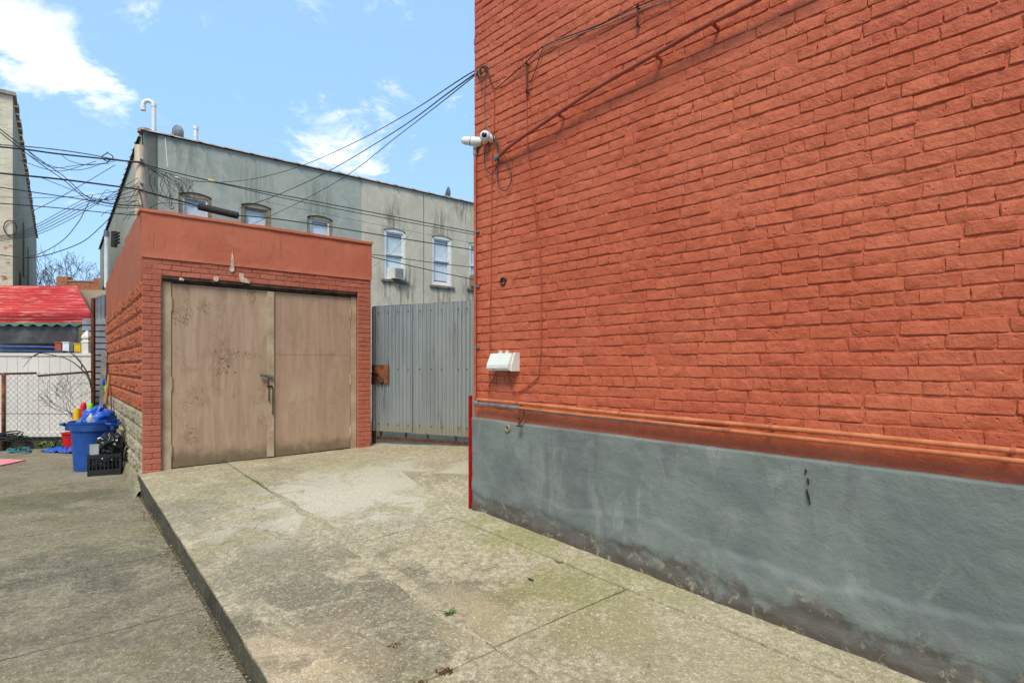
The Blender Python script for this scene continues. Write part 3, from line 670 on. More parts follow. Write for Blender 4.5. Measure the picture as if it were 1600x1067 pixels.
MB().lathe(WALL.P(a0 + .085, zb + .012, .108), [(.006, 0), (.006, .004)], 8, (WALL.nrm[0], WALL.nrm[1], 0)).build('screw', M_BLACKM, t6)
# thin wires on the red wall
def wire(label, pts, r, mat, off=.012, k=5, cat='wire', n=5, group=None):
    return MB().tube(catmull(wtube(pts, 0, off), k), r, n).build('wire', mat, None, label, cat, group, smooth=True)
wire('painted wire hanging from the roofward anchor down to the junction box', [(772, 142), (772, 200), (769, 255), (768, 330), (767, 420), (766, 520), (765, 598), (765, 616)], .0038, M_WIRER)
wire('painted wire running down the middle of the left wall to the box', [(822, 98), (823, 150), (824, 215), (829, 280), (836, 330), (844, 400), (846, 480), (845, 540), (842, 585), (838, 592), (822, 606), (803, 614), (799, 606), (795, 590), (793, 580)], .0044, M_WIRER)
wire('short dark lead below the left side of the box', [(776, 580), (772, 590), (766, 600), (763, 604)], .003, M_WIRE, .02)
wire('stub of spliced wire beside the box', [(822, 606), (828, 610), (831, 613)], .003, M_WIRER, .018)
wire('dark cable rising from the corner anchor across the upper bricks', [(760, 104), (766, 122), (773, 139), (790, 126), (815, 104), (838, 82), (849, 73), (880, 60), (940, 38), (998, 10), (1040, -6), (1090, -24)], .0045, M_WIRE, .022)
wire('second cable strung just below the first on the upper bricks', [(849, 74), (900, 56), (950, 38), (1000, 17), (1060, -4)], .0036, M_WIREG, .03)
wire('short dark tie from the cable down to the iron hook', [(849, 74), (840, 100), (829, 131)], .0035, M_WIRE, .02)
wire('grey lead dropping from the corner anchor to the cameras', [(759, 110), (757, 150), (757, 180), (762, 200), (770, 212), (777, 226)], .0034, M_WIREG, .02)
wire('black cable loop hanging below the cameras', [(768, 205), (774, 222), (779, 240), (777, 258), (768, 272), (759, 262), (757, 245), (760, 228), (764, 222)], .0036, M_WIRE, .03)
wire('large black cable loop hanging right of the cameras', [(774, 214), (780, 230), (792, 252), (799, 275), (795, 293), (786, 298), (779, 288), (777, 262), (779, 236), (777, 226)], .0038, M_WIRE, .03)
# anchor and iron hooks
def hook(label, x, y0, y1):
    t = thing('iron_hook', WALL.P(*WALL.hit(x, y1), 0), label, 'hook'); (a, za), (_, zb2) = WALL.hit(x, y0, .03), WALL.hit(x, y1, .03)
    MB().tube([WALL.P(a, za, .03), WALL.P(a, zb2, .03)], .008, 6).build('rod', M_RUST, t)
    for zz_ in (za - .01, zb2 + .01): MB().tube([WALL.P(a, zz_, .0), WALL.P(a, zz_, .038), WALL.P(a + .02, zz_ + .012, .045)], .006, 6).build('arm', M_RUST, t)
hook('rusty iron hook under the bend of the upper cables', 823, 98, 146); hook('rusty iron bracket near the top edge holding two cables', 996, 10, 42)
an = thing('cable_anchor', WALL.P(*WALL.hit(756, 106), 0), 'dark cable anchor with twisted ends at the upper building corner', 'anchor')
a, z = WALL.hit(756, 104, .04); ap = WALL.P(a, z, .04)
MB().tube([WALL.P(a, z, -.02), ap, ap + Vector((-.03, .02, .0))], .010, 8).build('bolt', M_RUST, an)
for i in range(3):
    rr_ = random.Random(i); cpt = ap + Vector((-.01, 0, -.02)); ring = [cpt + Vector((.035 * math.cos(q) * (.7 + .2 * i), .012 * math.sin(q * 2 + i), -.03 + .045 * math.sin(q))) for q in np.linspace(0, 5.6, 12)]
    MB().tube(ring, .003, 5).build('tail', M_WIREG if i else M_WIRE, an, smooth=True)
hl = MB(); a, z = WALL.hit(787, 440, .0); hl.lathe(WALL.P(a, z, .012), [(.030, -.03), (.036, 0), (.028, .004), (.022, -.004), (.020, -.03)], 12, (WALL.nrm[0], WALL.nrm[1], 0), cap=False)
hl.lathe(WALL.P(a, z, .012), [(.001, -.018), (.022, -.018)], 12, (WALL.nrm[0], WALL.nrm[1], 0), cap=False); hl.build('vent_sleeve', M_BLACKM, None, 'small dark round hole with a broken rim in the brick wall', 'hole', smooth=40)

# ------------------------------------------------------------------ garage
GW, GD, ZBAND, ZTOP, ZHEAD = 2.88, 6.2, 2.75, 3.325, 2.50
gar = thing('garage', GF.P(GW / 2, .1, -GD / 2), 'small red painted garage with tan plywood double doors', 'garage')
aL, aR = GF.A(252), GF.A(559)
b = MB(); b.fbox(GF, .012, aL - .004, -.3, ZBAND, -.30, -.008); b.fbox(GF, aR + .004, GW - .004, -.3, ZBAND, -.30, -.008); b.fbox(GF, aL - .004, aR + .004, ZHEAD + .052, ZBAND, -.30, -.008)
b.fbox(GF, GW - .2, GW - .006, -.3, ZTOP - .08, -GD, -.30); b.fbox(GF, .04, .22, -.3, 2.6, -GD + .02, -.30); b.fbox(GF, .0, GW, -.3, ZTOP - .5, -GD, -GD + .2); b.fbox(GF, .03, GW - .03, ZTOP - .45, ZTOP - .35, -GD + .05, -.3)
b.build('wall', M_GBRICK, gar)
# stucco band and side parapet (steps down towards the back)
def band(u, v):
    a = -.012 + u * (GW + .02); z = ZBAND + v * (ZTOP - .035 - ZBAND); return GF.P(a, z, .012 + .005 * fb((a, z, 2), 2.2) + (.006 if v < .06 else 0))
bd = MB(); bd.grid(band, 60, 14); bd.fbox(GF, -.004, GW, ZBAND + .001, ZTOP - .035, -.25, .004); bd.build('parapet_band', M_GST, gar, smooth=50)
cp = MB()
for i in range(26):
    a0, a1 = -.028 + i * (GW + .05) / 26, -.028 + (i + 1) * (GW + .05) / 26; j0, j1 = .006 * nz((i, 1, 1), .7), .006 * nz((i + 1, 1, 1), .7)
    cp.hexa([GF.P(a0, ZTOP - .038 + j0, .030), GF.P(a1, ZTOP - .038 + j1, .030), GF.P(a1, ZTOP - .036 + j1, -.27), GF.P(a0, ZTOP - .036 + j0, -.27), GF.P(a0, ZTOP - .004 + j0, .026), GF.P(a1, ZTOP - .004 + j1, .026), GF.P(a1, ZTOP + j1, -.27), GF.P(a0, ZTOP + j0, -.27)])
cp.build('coping', M_GST, gar)
zside = lambda s: ZTOP - .004 - (0 if s < .3 else .012 * (s - .3)) - .05 * int(s / 2.1)
def sidep(u, v):
    s = GD * u; z0 = 2.47; z = z0 + v * (zside(s) - z0); return GS.P(-s, z, .012 + .006 * fb((s, z, 4), 2.0) - (.006 * (1 - v)))
sp_ = MB(); sp_.grid(sidep, 90, 14)
for i in range(45):
    s0, s1 = GD * i / 45, GD * (i + 1) / 45; sp_.fbox(GS, -s1, -s0, 2.48, zside(s0) + .002, -.2, .005)
sp_.build('side_parapet', M_GSIDE, gar, smooth=50)
# bricks of the front
rnd = random.Random(11); GC = .0662
GB_S = [brick_mesh('brick', .197, .0595, M_GBRICK, rnd, .0016, .004, .004, 6, 4, .0010) for _ in range(8)]
GB_H = [brick_mesh('brick', .095, .0595, M_GBRICK, rnd, .0016, .004, .004, 5, 4, .0010) for _ in range(6)]
def run(a0, a1, z, off, ph):
    a = a0; i = 0
    while a < a1 - .02:
        full = .2035; L = full
        if i == 0 and ph: L = full / 2
        L = min(L, a1 - a)
        if a1 - a - L < .05: L = a1 - a
        m = rnd.choice(GB_H if L < .13 else GB_S); base = .094 if m in GB_H else .196
        inst('brick', m, gar, GF.P(a + L / 2, z, off + rnd.uniform(-.003, .002)), GF.rot, ((L - .0065) / base, 1, 1)); a += L; i += 1
k = 0; z = ZBAND - GC / 2
while z > .14:
    if z > ZHEAD + .05: run(0, GW, z, 0, k % 2)
    else:
        gl, gr = gz(*GF.P(.1, 0).xy), gz(*GF.P(GW - .1, 0).xy)
        if z > gl - .02: run(0, aL, z, 0, k % 2)
        if z > gr - .02: run(aR, GW, z, 0, k % 2)
    z -= GC; k += 1
# rock-faced blocks of the side
def rock_mesh(L, Hh, mat, rnd):
    mb = MB(); nx, nq = 13, 6; sd = rnd.uniform(0, 99)
    for j in range(nq + 1):
        for i in range(nx + 1):
            u, v = i / nx, j / nq; e = min(u, 1 - u) * L; f = min(v, 1 - v) * Hh; edge = min(1, min(e / .012, f / .034))
            d = edge * (.020 + .030 * fb((u * 7 + sd, v * 3, sd), 1.3, 3) + .016 * nz((u * 21 + sd, v * 9, 3)))
            mb.v.append(((u - .5) * L + .010 * nz((sd, u * 19, v * 9)) * (edge > 0), -max(d, 0) - .004, (v - .5) * Hh + .008 * nz((u * 19, sd, v * 9)) * (edge > 0)))
    for j in range(nq):
        for i in range(nx):
            k = j * (nx + 1) + i; mb.f.append((k, k + 1, k + nx + 2, k + nx + 1))
    loop = [i for i in range(nx)] + [j * (nx + 1) + nx for j in range(nq)] + [nq * (nx + 1) + i for i in range(nx, 0, -1)] + [j * (nx + 1) for j in range(nq, 0, -1)]; k0 = len(mb.v)
    for q in loop: x, y, z = mb.v[q]; mb.v.append((x, .05, z))
    for i in range(len(loop)):
        j = (i + 1) % len(loop); mb.f.append((loop[i], k0 + i, k0 + j, loop[j]))
    return mb.mesh('block', mat, smooth=22)
RK = [rock_mesh(.398, .188, M_GSIDE, rnd) for _ in range(9)]; RG = [rock_mesh(.398, .188, M_GREYBLOCK, rnd) for _ in range(7)]
for r_ in range(12):
    zc = 2.294 + .196 / 2 - r_ * .196; low = zc < .915; a = -.2 - (.2 if r_ % 2 else 0)
    if r_ % 2: inst('block', rnd.choice(RG if low else RK), gar, GS.P(-.1, zc, -.012), GS.rot, (.49, 1, 1))
    while a > -GD + .1:
        inst('block', rnd.choice(RG if low else RK), gar, GS.P(a, zc, -.012 + rnd.uniform(-.004, .004)), GS.rot, (rnd.uniform(.985, 1.003), rnd.uniform(.8, 1.15), 1)); a -= .402
ft = MB()
def foot(u, v):
    s = -.35 + u * 6.6; zt_ = .14 + .04 * fb((s, 1, 1), 1.5) - (max(0, -s) * .25); z = -.1 + v * (zt_ + .1); o = .055 + .05 * fb((s, z, 2), 2.6) + (1 - v) * .05 + max(0, .5 - abs(s - .1)) * .06
    return GS.P(-s, z, o)
ft.grid(foot, 90, 8); n0 = len(ft.v)
for i in range(91): q = GS.P(-(-.35 + i / 90 * 6.6), ft.v[8 * 91 + i][2] + .02, -.03); ft.v.append(tuple(q))
for i in range(90): ft.f.append((8 * 91 + i, 8 * 91 + i + 1, n0 + i + 1, n0 + i))
ft.build('footing', M_ROUGH, gar, smooth=35, fix=False)
# timber head, jambs, doors
hd = MB(); hd.fbox(GF, aL + .002, aR - .002, ZHEAD + .018, ZHEAD + .048, -.16, -.004); hd.fbox(GF, aL + .002, aR - .002, ZHEAD - .012, ZHEAD + .016, -.16, -.035); hd.build('door_head', M_HEAD, gar)
a1_, a2_, ac0, ac1, a3_ = GF.A(268, -.06), GF.A(547, -.06), GF.A(417.5, -.04), GF.A(428, -.04), GF.A(547, -.06)
gl = lambda a: gz(*GF.P(a, 0).xy)
for q0, q1 in ((aL + .004, a1_ - .006), (a2_ + .006, aR - .004)):
    j = MB(); j.fbox(GF, q0, q1, gl(q0) - .02, ZHEAD - .014, -.16, -.042); j.build('door_jamb', M_JAMB, gar)
def leaf(a0, a1, z0a, z0b, z1, mat, name='plywood_sheet'):
    mb = MB(); mb.hexa([GF.P(a0, z0a, -.055), GF.P(a1, z0b, -.055), GF.P(a1, z0b, -.09), GF.P(a0, z0a, -.09), GF.P(a0, z1, -.055), GF.P(a1, z1, -.055), GF.P(a1, z1, -.09), GF.P(a0, z1, -.09)]); return mb
dl = leaf(a1_, ac0 + .02, gl(a1_) + .018, gl(ac0) + .012, ZHEAD - .025, M_PLY).build('door', M_PLY, gar, label='left door leaf with dark knots and stains')
zjt = GF.hit(430, 554, -.055)[1]
dr = leaf(ac1 - .004, a2_, zjt + .003, zjt + .003, ZHEAD - .025, M_PLY2).build('door', M_PLY2, gar, label='right door leaf of plainer plywood')
leaf(ac1 - .004, a2_, gl(ac1) + .012, gl(a2_) + .012, zjt, M_PLY2).build('lower_sheet', M_PLY2, dr)
bt = MB(); bt.hexa([GF.P(a, z, o) for z0, z1 in ((gl(ac0) + .02, ZHEAD - .03),) for z in (z0, z1) for a, o in ((ac0, -.032), (ac1, -.032), (ac1, -.0545), (ac0, -.0545))]); bt.build('batten', M_JAMB, dl)
M_DKPLY = simple('stained_plug', S(124, 100, 80), S(100, 80, 62), 9, .8)
for px in (354, 368):      # old filled bolt holes and the screws of the batten
    a, z = GF.hit(px, 582, -.055); MB().lathe(GF.P(a, z, -.0555), [(.015, 0), (.014, .0016), (.009, .0016), (.008, .0006)], 12, (GF.nrm[0], GF.nrm[1], 0)).build('filled_hole', M_DKPLY, dl)
for k in range(9): MB().lathe(GF.P((ac0 + ac1) / 2, .5 + k * .235, -.0325), [(.006, 0), (.005, .002)], 8, (GF.nrm[0], GF.nrm[1], 0)).build('screw', M_BLACKM, dl)
M_PATINT = simple('dark_gap', S(30, 26, 22), S(20, 18, 16), 5, .9)
bb = MB(); bb.fbox(GF, aL + .01, aR - .01, -.2, ZHEAD, -.20, -.165); bb.build('backing', M_PATINT, gar)
for aa, px in ((a1_ - .003, 0), (a2_ + .003, 1)):
    for zz_ in (2.22, 1.25, .42) if not px else (2.25, 1.28, .50):
        h = MB(); h.tube([GF.P(aa, zz_ - .085, -.045), GF.P(aa, zz_ + .085, -.045)], .010, 8); h.fbox(GF, aa - .02, aa + .02, zz_ - .07, zz_ + .07, -.055, -.046); h.build('hinge', M_JAMB if px else M_PLY, dl if not px else dr)
# white paint runs over the lintel: thin splashes of dried paint
M_WPAINT = simple('dried_white_paint', S(214, 202, 190), S(188, 150, 130), 26, .6, .3, 90)
def splash(pix, label, off):
    pix = [(p[0] + (q_[0] - p[0]) * t + .9 * nz((p[0] * 3.1 + t * 9, p[1], 2)), p[1] + (q_[1] - p[1]) * t + 1.1 * nz((p[1] * 2.7 + t * 7, p[0], 5))) for p, q_ in zip(pix, pix[1:] + pix[:1]) for t in (0, .2, .4, .6, .8)]; pts = [GF.P(*GF.hit(x, y, off), off) for x, y in pix]; mb = MB(); n = len(pts); nn = Vector((GF.nrm[0], GF.nrm[1], 0)) * .0015
    mb.add([p - nn * 8 for p in pts] + [p + nn for p in pts], [tuple(range(n, 2 * n))] + [(i, (i + 1) % n, n + (i + 1) % n, n + i) for i in range(n)])
    mb.build('paint_splash', M_WPAINT, gar, label=label)
splash([(363.2, 392), (364.5, 402), (366, 411), (366, 424), (361, 425), (358.5, 422), (360.5, 412), (362, 402)], 'tall white paint drip', .020)
splash([(334, 433), (338, 431), (342, 434), (341, 439), (337, 440), (334, 438)], 'white paint blot over the door', .012)
splash([(374, 427), (381, 428), (382, 434), (389, 438), (390, 443), (377, 441), (374, 436)], 'white smeared paint over the door', .012)
splash([(280, 434.5), (284, 434), (288, 437), (286, 438.5), (280, 437.5)], 'small white paint dab over the door', .012)
# lock and chain on the doors
lk = thing('door_lock', GF.P(ac0, 1.3, -.03), 'steel barrel bolt and hanging chain on the garage doors', 'lock')
pa, pb = GF.P(*GF.hit(407, 586, -.01), -.01), GF.P(*GF.hit(426, 589, -.01), -.01)
MB().tube([pa, pb], .017, 10).build('bolt_body', M_STEEL, lk, smooth=50)
zl = GF.hit(420, 603, -.02)[1]; al = GF.A(420, -.02); h = MB(); h.fbox(GF, al - .022, al + .045, zl - .014, zl + .008, -.033, -.018); h.tube([GF.P(al - .01, zl + .012, -.02), GF.P(al - .012, zl + .08, -.012)], .007, 6); h.build('hasp', M_BLACKM, lk)
def chain(a, z0, z1, par, off=-.018):
    n = int((z0 - z1) / .022)
    for i in range(n):
        c = GF.P(a + .003 * nz((i, 3, 1)), z0 - i * .022, off); ring = []
        for q in np.linspace(0, 2 * math.pi, 8, endpoint=False):
            dx, dz = .008 * math.cos(q), .016 * math.sin(q); ring.append(c + (Vector((GF.e[0] * dx, GF.e[1] * dx, dz)) if i % 2 else Vector((GF.nrm[0] * dx, GF.nrm[1] * dx, dz))))
        MB().tube(ring, .0032, 5, closed=True).build('chain_link', M_RUST, par, smooth=True)
chain(GF.A(420, -.02), zl - .02, GF.hit(420, 630, -.02)[1], lk); chain(GF.A(426, -.02), zl - .02, GF.hit(426, 651, -.02)[1], lk)

# ------------------------------------------------------------------ corrugated gate
zgt = GATE.hit(583, 480)[1]; zgb = GATE.hit(645, 677)[1]; zgt2 = GATE.hit(741, 470)[1]
gt = thing('metal_gate', GATE.P(1.0, .3, 0), 'corrugated galvanised metal gate between garage and red building', 'gate')
def sheet(a0, a1, z0, z1, off, pitch, amp, lab=None, seed=0):
    n = int((a1 - a0) / pitch * 10); mb = MB()
    def f(u, v):
        a = a0 + (a1 - a0) * u; z = z0 + (z1 - z0) * v; return GATE.P(a, z, off + amp * math.sin(2 * math.pi * a / pitch) + .006 * fb((a, z, seed), 1.2))
    mb.grid(f, n, 6); o = mb.build('corrugated_sheet', M_GALV, gt, smooth=True); 
    if lab: o['label'] = lab
    return o
sheet(.0, GATE.A(645), zgb + .01, (zgt + zgt2) / 2, .020, .0676, .0155, 'leftmost sheet, bleached along its foot', 1)
sheet(GATE.A(645) - .03, GATE.A(706), zgb, (zgt + zgt2) / 2 + .006, .002, .0676, .0135, 'middle sheet with cleaner grey metal', 2)
sheet(GATE.A(706) - .03, GATE.A(745) + .45, zgb, (zgt + zgt2) / 2 + .006, .016, .0676, .0150, 'right sheet next to the red corner', 3); sheet(GATE.A(745) + .43, 3.4, zgb, (zgt + zgt2) / 2, .002, .0676, .010, None, 4)
for px in (592, 606, 622, 638, 656, 674, 690, 716, 730):
    for zz_ in (zgt - .10, (zgt + zgb) / 2, zgb + .12): aa = GATE.A(px, .03); MB().lathe(GATE.P(aa, zz_, .032), [(.011, 0), (.010, .004), (.004, .007)], 8, (GATE.nrm[0], GATE.nrm[1], 0)).build('screw', M_RUST, gt)
fr = MB(); zf = zgb - .10
for q in range(1): fr.fbox(GATE, .06, 3.4, zf - .02, zf + .02, -.05, -.01)
fr.build('bottom_rail', M_RUST, gt); MB().fbox(GATE, -.01, 3.4, zgt - .02, zgt + .015, -.05, -.012).build('top_rail', M_RUST, gt)
for px in (595, 634, 668, 712): aa = GATE.A(px, -.03); MB().fbox(GATE, aa - .012, aa + .012, zf + .0205, zgt - .03, -.045, -.02).build('upright', M_RUST, gt)
MB().fbox(GATE, -.035, .012, .25, zgt, -.06, -.0125).build('hinge_post', M_RUST, gt)
(a0, z0), (a1, z1) = GATE.hit(581, 600, .04), GATE.hit(607, 570, .04)
lp = MB().fbox(GATE, a0, a1, z0, z1, .034, .046).build('latch_plate', M_RUSTO, gt); MB().fbox(GATE, a0, a1 - .10, z0, (z0 + z1) / 2 - .02, .0465, .056).build('lower_plate', M_RUST, lp)
lb = MB(); zm = GATE.hit(590, 584, .06)[1]; lb.tube([GATE.P(a0 - .06, zm, .07), GATE.P(a0 + .14, zm, .07)], .012, 8); lb.build('slide_bolt', M_BLACKM, gt)
pk = thing('padlock', GATE.P(GATE.A(596, .07), GATE.hit(596, 598, .07)[1], .07), 'small brass padlock hanging on the rusty gate latch', 'padlock')
ap_, zp = GATE.hit(596, 594, .07); MB().fbox(GATE, ap_ - .026, ap_ + .026, zp - .03, zp + .022, .058, .082).build('body', M_STEEL, pk)
MB().tube([GATE.P(ap_ + .017 * math.cos(q), zp + .022 + max(0, math.sin(q)) * .035, .07) for q in np.linspace(0, math.pi, 9)], .005, 6).build('shackle', M_STEEL, pk, smooth=True)

# ------------------------------------------------------------------ the houses behind
def m_render(name, c1, c2, c3, stain, drips=()):
    q = NT(name); c = q.mix(q.ramp(q.noise(.9, 7, .62, None, .6), .34, .66), c1, c2)
    c = q.mix(q.ramp(q.noise(2.2, 7, .66, q.vec((1, 1, .6), (4, 1, 2)), .8), .50, .70, 0, .7), c, c3)
    c = q.mix(q.ramp(q.noise(5, 6, .7, q.vec((1, 1, .10), (2, 9, 2))), .60, .78, 0, .6), c, stain)
    pt_ = q.ramp(q.noise(1.1, 4, .5, q.vec((1, 1, 1.3), (9, 4, 4)), 1.5), .56, .60, 0, .35); c = q.mix(pt_, c, c3)
    for p_ in drips:       # dirt run down from each sill end
        x_ = q.n('ShaderNodeVectorMath', operation='DISTANCE'); q.put(x_.inputs[0], q.vec((1, 1, .55))); x_.inputs[1].default_value = (p_[0], p_[1], p_[2] * .55)
        c = q.mix(q.math('MULTIPLY', q.ramp(x_.outputs['Value'], .15, .62, 1, 0), q.ramp(q.noise(9, 5, .7, q.vec((1, 1, .12), (3, 3, 3))), .42, .60, 0, .75)), c, stain)
    q.bump(q.noise(14, 6, .65), .4, .02); return q.fin(c, .85, 0, .2)
M_HGREY = m_render('green_grey_render', S(160, 166, 155), S(148, 155, 145), S(174, 179, 167), S(122, 128, 118), [HF.P(HF.A(x_), HF.hit(x_, y_)[1]) for x_, y_ in ((300, 232), (400, 300), (500, 322))])
M_HBEIGE = m_render('beige_grey_render', S(192, 186, 167), S(181, 175, 157), S(203, 197, 178), S(112, 106, 92), [HF.P(HF.A(x_), HF.hit(x_, y_)[1]) for x_, y_ in ((693, 458), (610, 446), (632, 446), (735, 462), (615, 350), (690, 362), (725, 320))])
M_COPE = simple('clay_coping', S(170, 156, 142), S(128, 115, 104), 5, .85, .5, 30)
M_TANW = simple('tan_window_paint', S(142, 132, 112), S(120, 110, 92), 8, .7, .3, 60)
M_WHITEW = simple('white_window_paint', S(224, 226, 222), S(206, 208, 204), 8, .5, .1, 60)
def m_glass():
    q = NT('window_glass'); t = q.n('ShaderNodeBsdfTransparent'); t.inputs[0].default_value = (.95, .97, .98, 1); g_ = q.n('ShaderNodeBsdfGlossy'); g_.inputs['Roughness'].default_value = .04
    m = q.n('ShaderNodeMixShader'); m.inputs[0].default_value = .06; q.t.links.new(t.outputs[0], m.inputs[1]); q.t.links.new(g_.outputs[0], m.inputs[2]); q.t.links.new(m.outputs[0], q.t.nodes['Material Output'].inputs[0]); return q.m
M_GLASS = m_glass()
M_BLIND = simple('pale_blind', S(232, 236, 234), S(222, 228, 226), 6, .8, .1, 40)
M_SILL = simple('stone_sill', S(128, 118, 104), S(104, 96, 84), 8, .85, .4, 40)
M_ACF = simple('grille_grey', S(128, 134, 126), S(112, 118, 112), 12, .6, .2, 60)
M_REDR = simple('faded_red_trim', S(176, 84, 60), S(150, 70, 56), 8, .7, .2, 60)

ZR = 7.08
def house(name, label, a0, a1, mat, loc):
    t = thing(name, loc, label, 'house'); return t
aS = HF.A(565)
h1 = house('row_house', 'green-grey rendered house behind the garage with tiled coping', 0, aS, M_HGREY, HF.P(aS / 2, -.3, -3))
h2 = house('row_house', 'beige-grey rendered house with white windows left of the red building', aS, 14, M_HBEIGE, HF.P((aS + 14) / 2, -.3, -3))
wins = [  # photo pixels of frame edges at the window's left / right, top at centre, bottom; house, material
    (279, 331, 301, 366, h1, M_TANW), (377, 424, 318, 384, h1, M_TANW), (480, 520, 337, 400, h1, M_TANW),
    (600, 634, 357, 438, h2, M_WHITEW), (675, 706, 368, 447, h2, M_WHITEW), (733, 762, 379, 452, h2, M_WHITEW)]
wa = []
for x0, x1, yt, yb, hh, m in wins:
    a0, a1 = HF.A(x0), HF.A(x1); zt_, zb_ = HF.hit((x0 + x1) / 2, yt)[1], HF.hit((x0 + x1) / 2, yb)[1]
    if hh is h1: zb_ = zt_ - 1.62
    wa.append((a0, a1, zb_, zt_, hh, m))
def facade(hh, A0, A1, mat, z0, z1):
    ws = sorted([w for w in wa if w[4] is hh], key=lambda w: w[0]); mb = MB(); zt_ = max(w[3] for w in ws); zb_ = min(w[2] for w in ws)
    mb.fbox(HF, A0, A1, zt_, z1, -.3, 0); mb.fbox(HF, A0, A1, z0, zb_, -.3, 0); e = A0
    for w in ws: mb.fbox(HF, e, w[0], zb_, zt_, -.3, 0); e = w[1]
    mb.fbox(HF, e, A1, zb_, zt_, -.3, 0)
    for w in ws:
        if w[3] < zt_ - .004: mb.fbox(HF, w[0], w[1], w[3], zt_, -.3, 0)
        if w[2] > zb_ + .004: mb.fbox(HF, w[0], w[1], zb_, w[2], -.3, 0)
    return mb
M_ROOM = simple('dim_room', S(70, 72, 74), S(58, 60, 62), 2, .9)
fm = facade(h1, 0, aS, M_HGREY, -.5, ZR); fm.fbox(HS, -17.5, 0, -.5, ZR - .002, -.3, .0); fm.build('wall', M_HGREY, h1)
facade(h2, aS + .003, 14, M_HBEIGE, -.5, ZR).build('wall', M_HBEIGE, h2)
MB().fbox(HF, .25, aS, ZR - .5, ZR - .4, -17, -.3).build('roof', M_COPE, h1); MB().fbox(HF, aS + .003, 14, ZR - .5, ZR - .4, -10, -.3).build('roof', M_COPE, h2)
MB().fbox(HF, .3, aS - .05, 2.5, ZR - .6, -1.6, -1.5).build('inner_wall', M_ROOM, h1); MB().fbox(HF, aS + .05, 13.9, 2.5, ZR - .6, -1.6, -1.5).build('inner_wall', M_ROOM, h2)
for i, (a0, a1, z0, z1, hh, m) in enumerate(wa):
    W = MB(); f_ = .075 if m is M_WHITEW else .085; fo = -.025
    W.fbox(HF, a0 + .003, a0 + f_, z0 + .02, z1 - .05, -.16, fo); W.fbox(HF, a1 - f_, a1 - .003, z0 + .02, z1 - .05, -.16, fo); W.fbox(HF, a0 + f_, a1 - f_, z0 + .02, z0 + .09, -.16, fo)
    n = 10        # segmental arch head
    for k in range(n):
        u0, u1 = k / n, (k + 1) / n; A0, A1 = a0 + .003 + (a1 - a0 - .006) * u0, a0 + .003 + (a1 - a0 - .006) * u1; r0, r1 = .07 * (1 - (2 * u0 - 1) ** 2), .07 * (1 - (2 * u1 - 1) ** 2)
        W.hexa([HF.P(A0, z1 - .13, fo), HF.P(A1, z1 - .13, fo), HF.P(A1, z1 - .13, -.16), HF.P(A0, z1 - .13, -.16), HF.P(A0, z1 - .075 + r0, fo), HF.P(A1, z1 - .075 + r1, fo), HF.P(A1, z1 - .075 + r1, -.16), HF.P(A0, z1 - .075 + r0, -.16)])
    wo_ = W.build('window', m, hh)
    arch = MB()
    for k in range(n):
        u0, u1 = k / n, (k + 1) / n; A0, A1 = a0 + .003 + (a1 - a0 - .006) * u0, a0 + .003 + (a1 - a0 - .006) * u1; r0, r1 = .07 * (1 - (2 * u0 - 1) ** 2), .07 * (1 - (2 * u1 - 1) ** 2)
        arch.hexa([HF.P(A0, z1 - .073 + r0, .004), HF.P(A1, z1 - .073 + r1, .004), HF.P(A1, z1 - .073 + r1, -.2), HF.P(A0, z1 - .073 + r0, -.2), HF.P(A0, z1 - .0 , .004), HF.P(A1, z1 - .0, .004), HF.P(A1, z1, -.2), HF.P(A0, z1, -.2)])
    arch.build('arch_soffit', M_HGREY if hh is h1 else M_HBEIGE, wo_)
    zm = z0 + (z1 - z0) * .50; ia0, ia1 = a0 + f_, a1 - f_
    for nm, za, zb_, o_ in (('upper_sash', zm - .02, z1 - .13, -.055), ('lower_sash', z0 + .09, zm + .02, -.085)):
        s_ = MB(); s_.fbox(HF, ia0 + .002, ia0 + .045, za, zb_, o_ - .035, o_); s_.fbox(HF, ia1 - .045, ia1 - .002, za, zb_, o_ - .035, o_); s_.fbox(HF, ia0 + .045, ia1 - .045, za, za + .045, o_ - .035, o_); s_.fbox(HF, ia0 + .045, ia1 - .045, zb_ - .045, zb_, o_ - .035, o_)
        s_.build(nm, M_WHITEW if i != 1 else M_TANW, wo_); MB().fbox(HF, ia0 + .046, ia1 - .046, za + .046, zb_ - .046, o_ - .024, o_ - .018).build('pane', M_GLASS, wo_)
    bl = MB(); nb = int((z1 - z0 - .2) / .032)
    for k in range(nb): zz_ = z1 - .18 - k * .032; bl.hexa([HF.P(a, z, o) for z, dz in ((zz_ - .0312, 0), (zz_, 0)) for a, o in ((ia0, -.132 if z < zz_ else -.136), (ia1, -.132 if z < zz_ else -.136), (ia1, -.135 if z < zz_ else -.139), (ia0, -.135 if z < zz_ else -.139))])
    b_ = bl.build('blind', M_BLIND, wo_, kind='stuff')
    MB().fbox(HF, a0 - .09, a1 + .09, z0 - .07, z0 - .001, -.1, .07).build('sill', M_SILL, hh)
# faint line scored down the beige render, trim under one blind
MB().fbox(HF, HF.A(661.5), HF.A(662.3), 2.0, ZR - .05, -.01, .006).build('downlead', M_WIREG, h2)
w5 = wa[4]; MB().fbox(HF, w5[0] + .13, w5[1] - .13, w5[2] + .10, w5[2] + .19, -.130, -.126).build('red_board', M_REDR, h2)
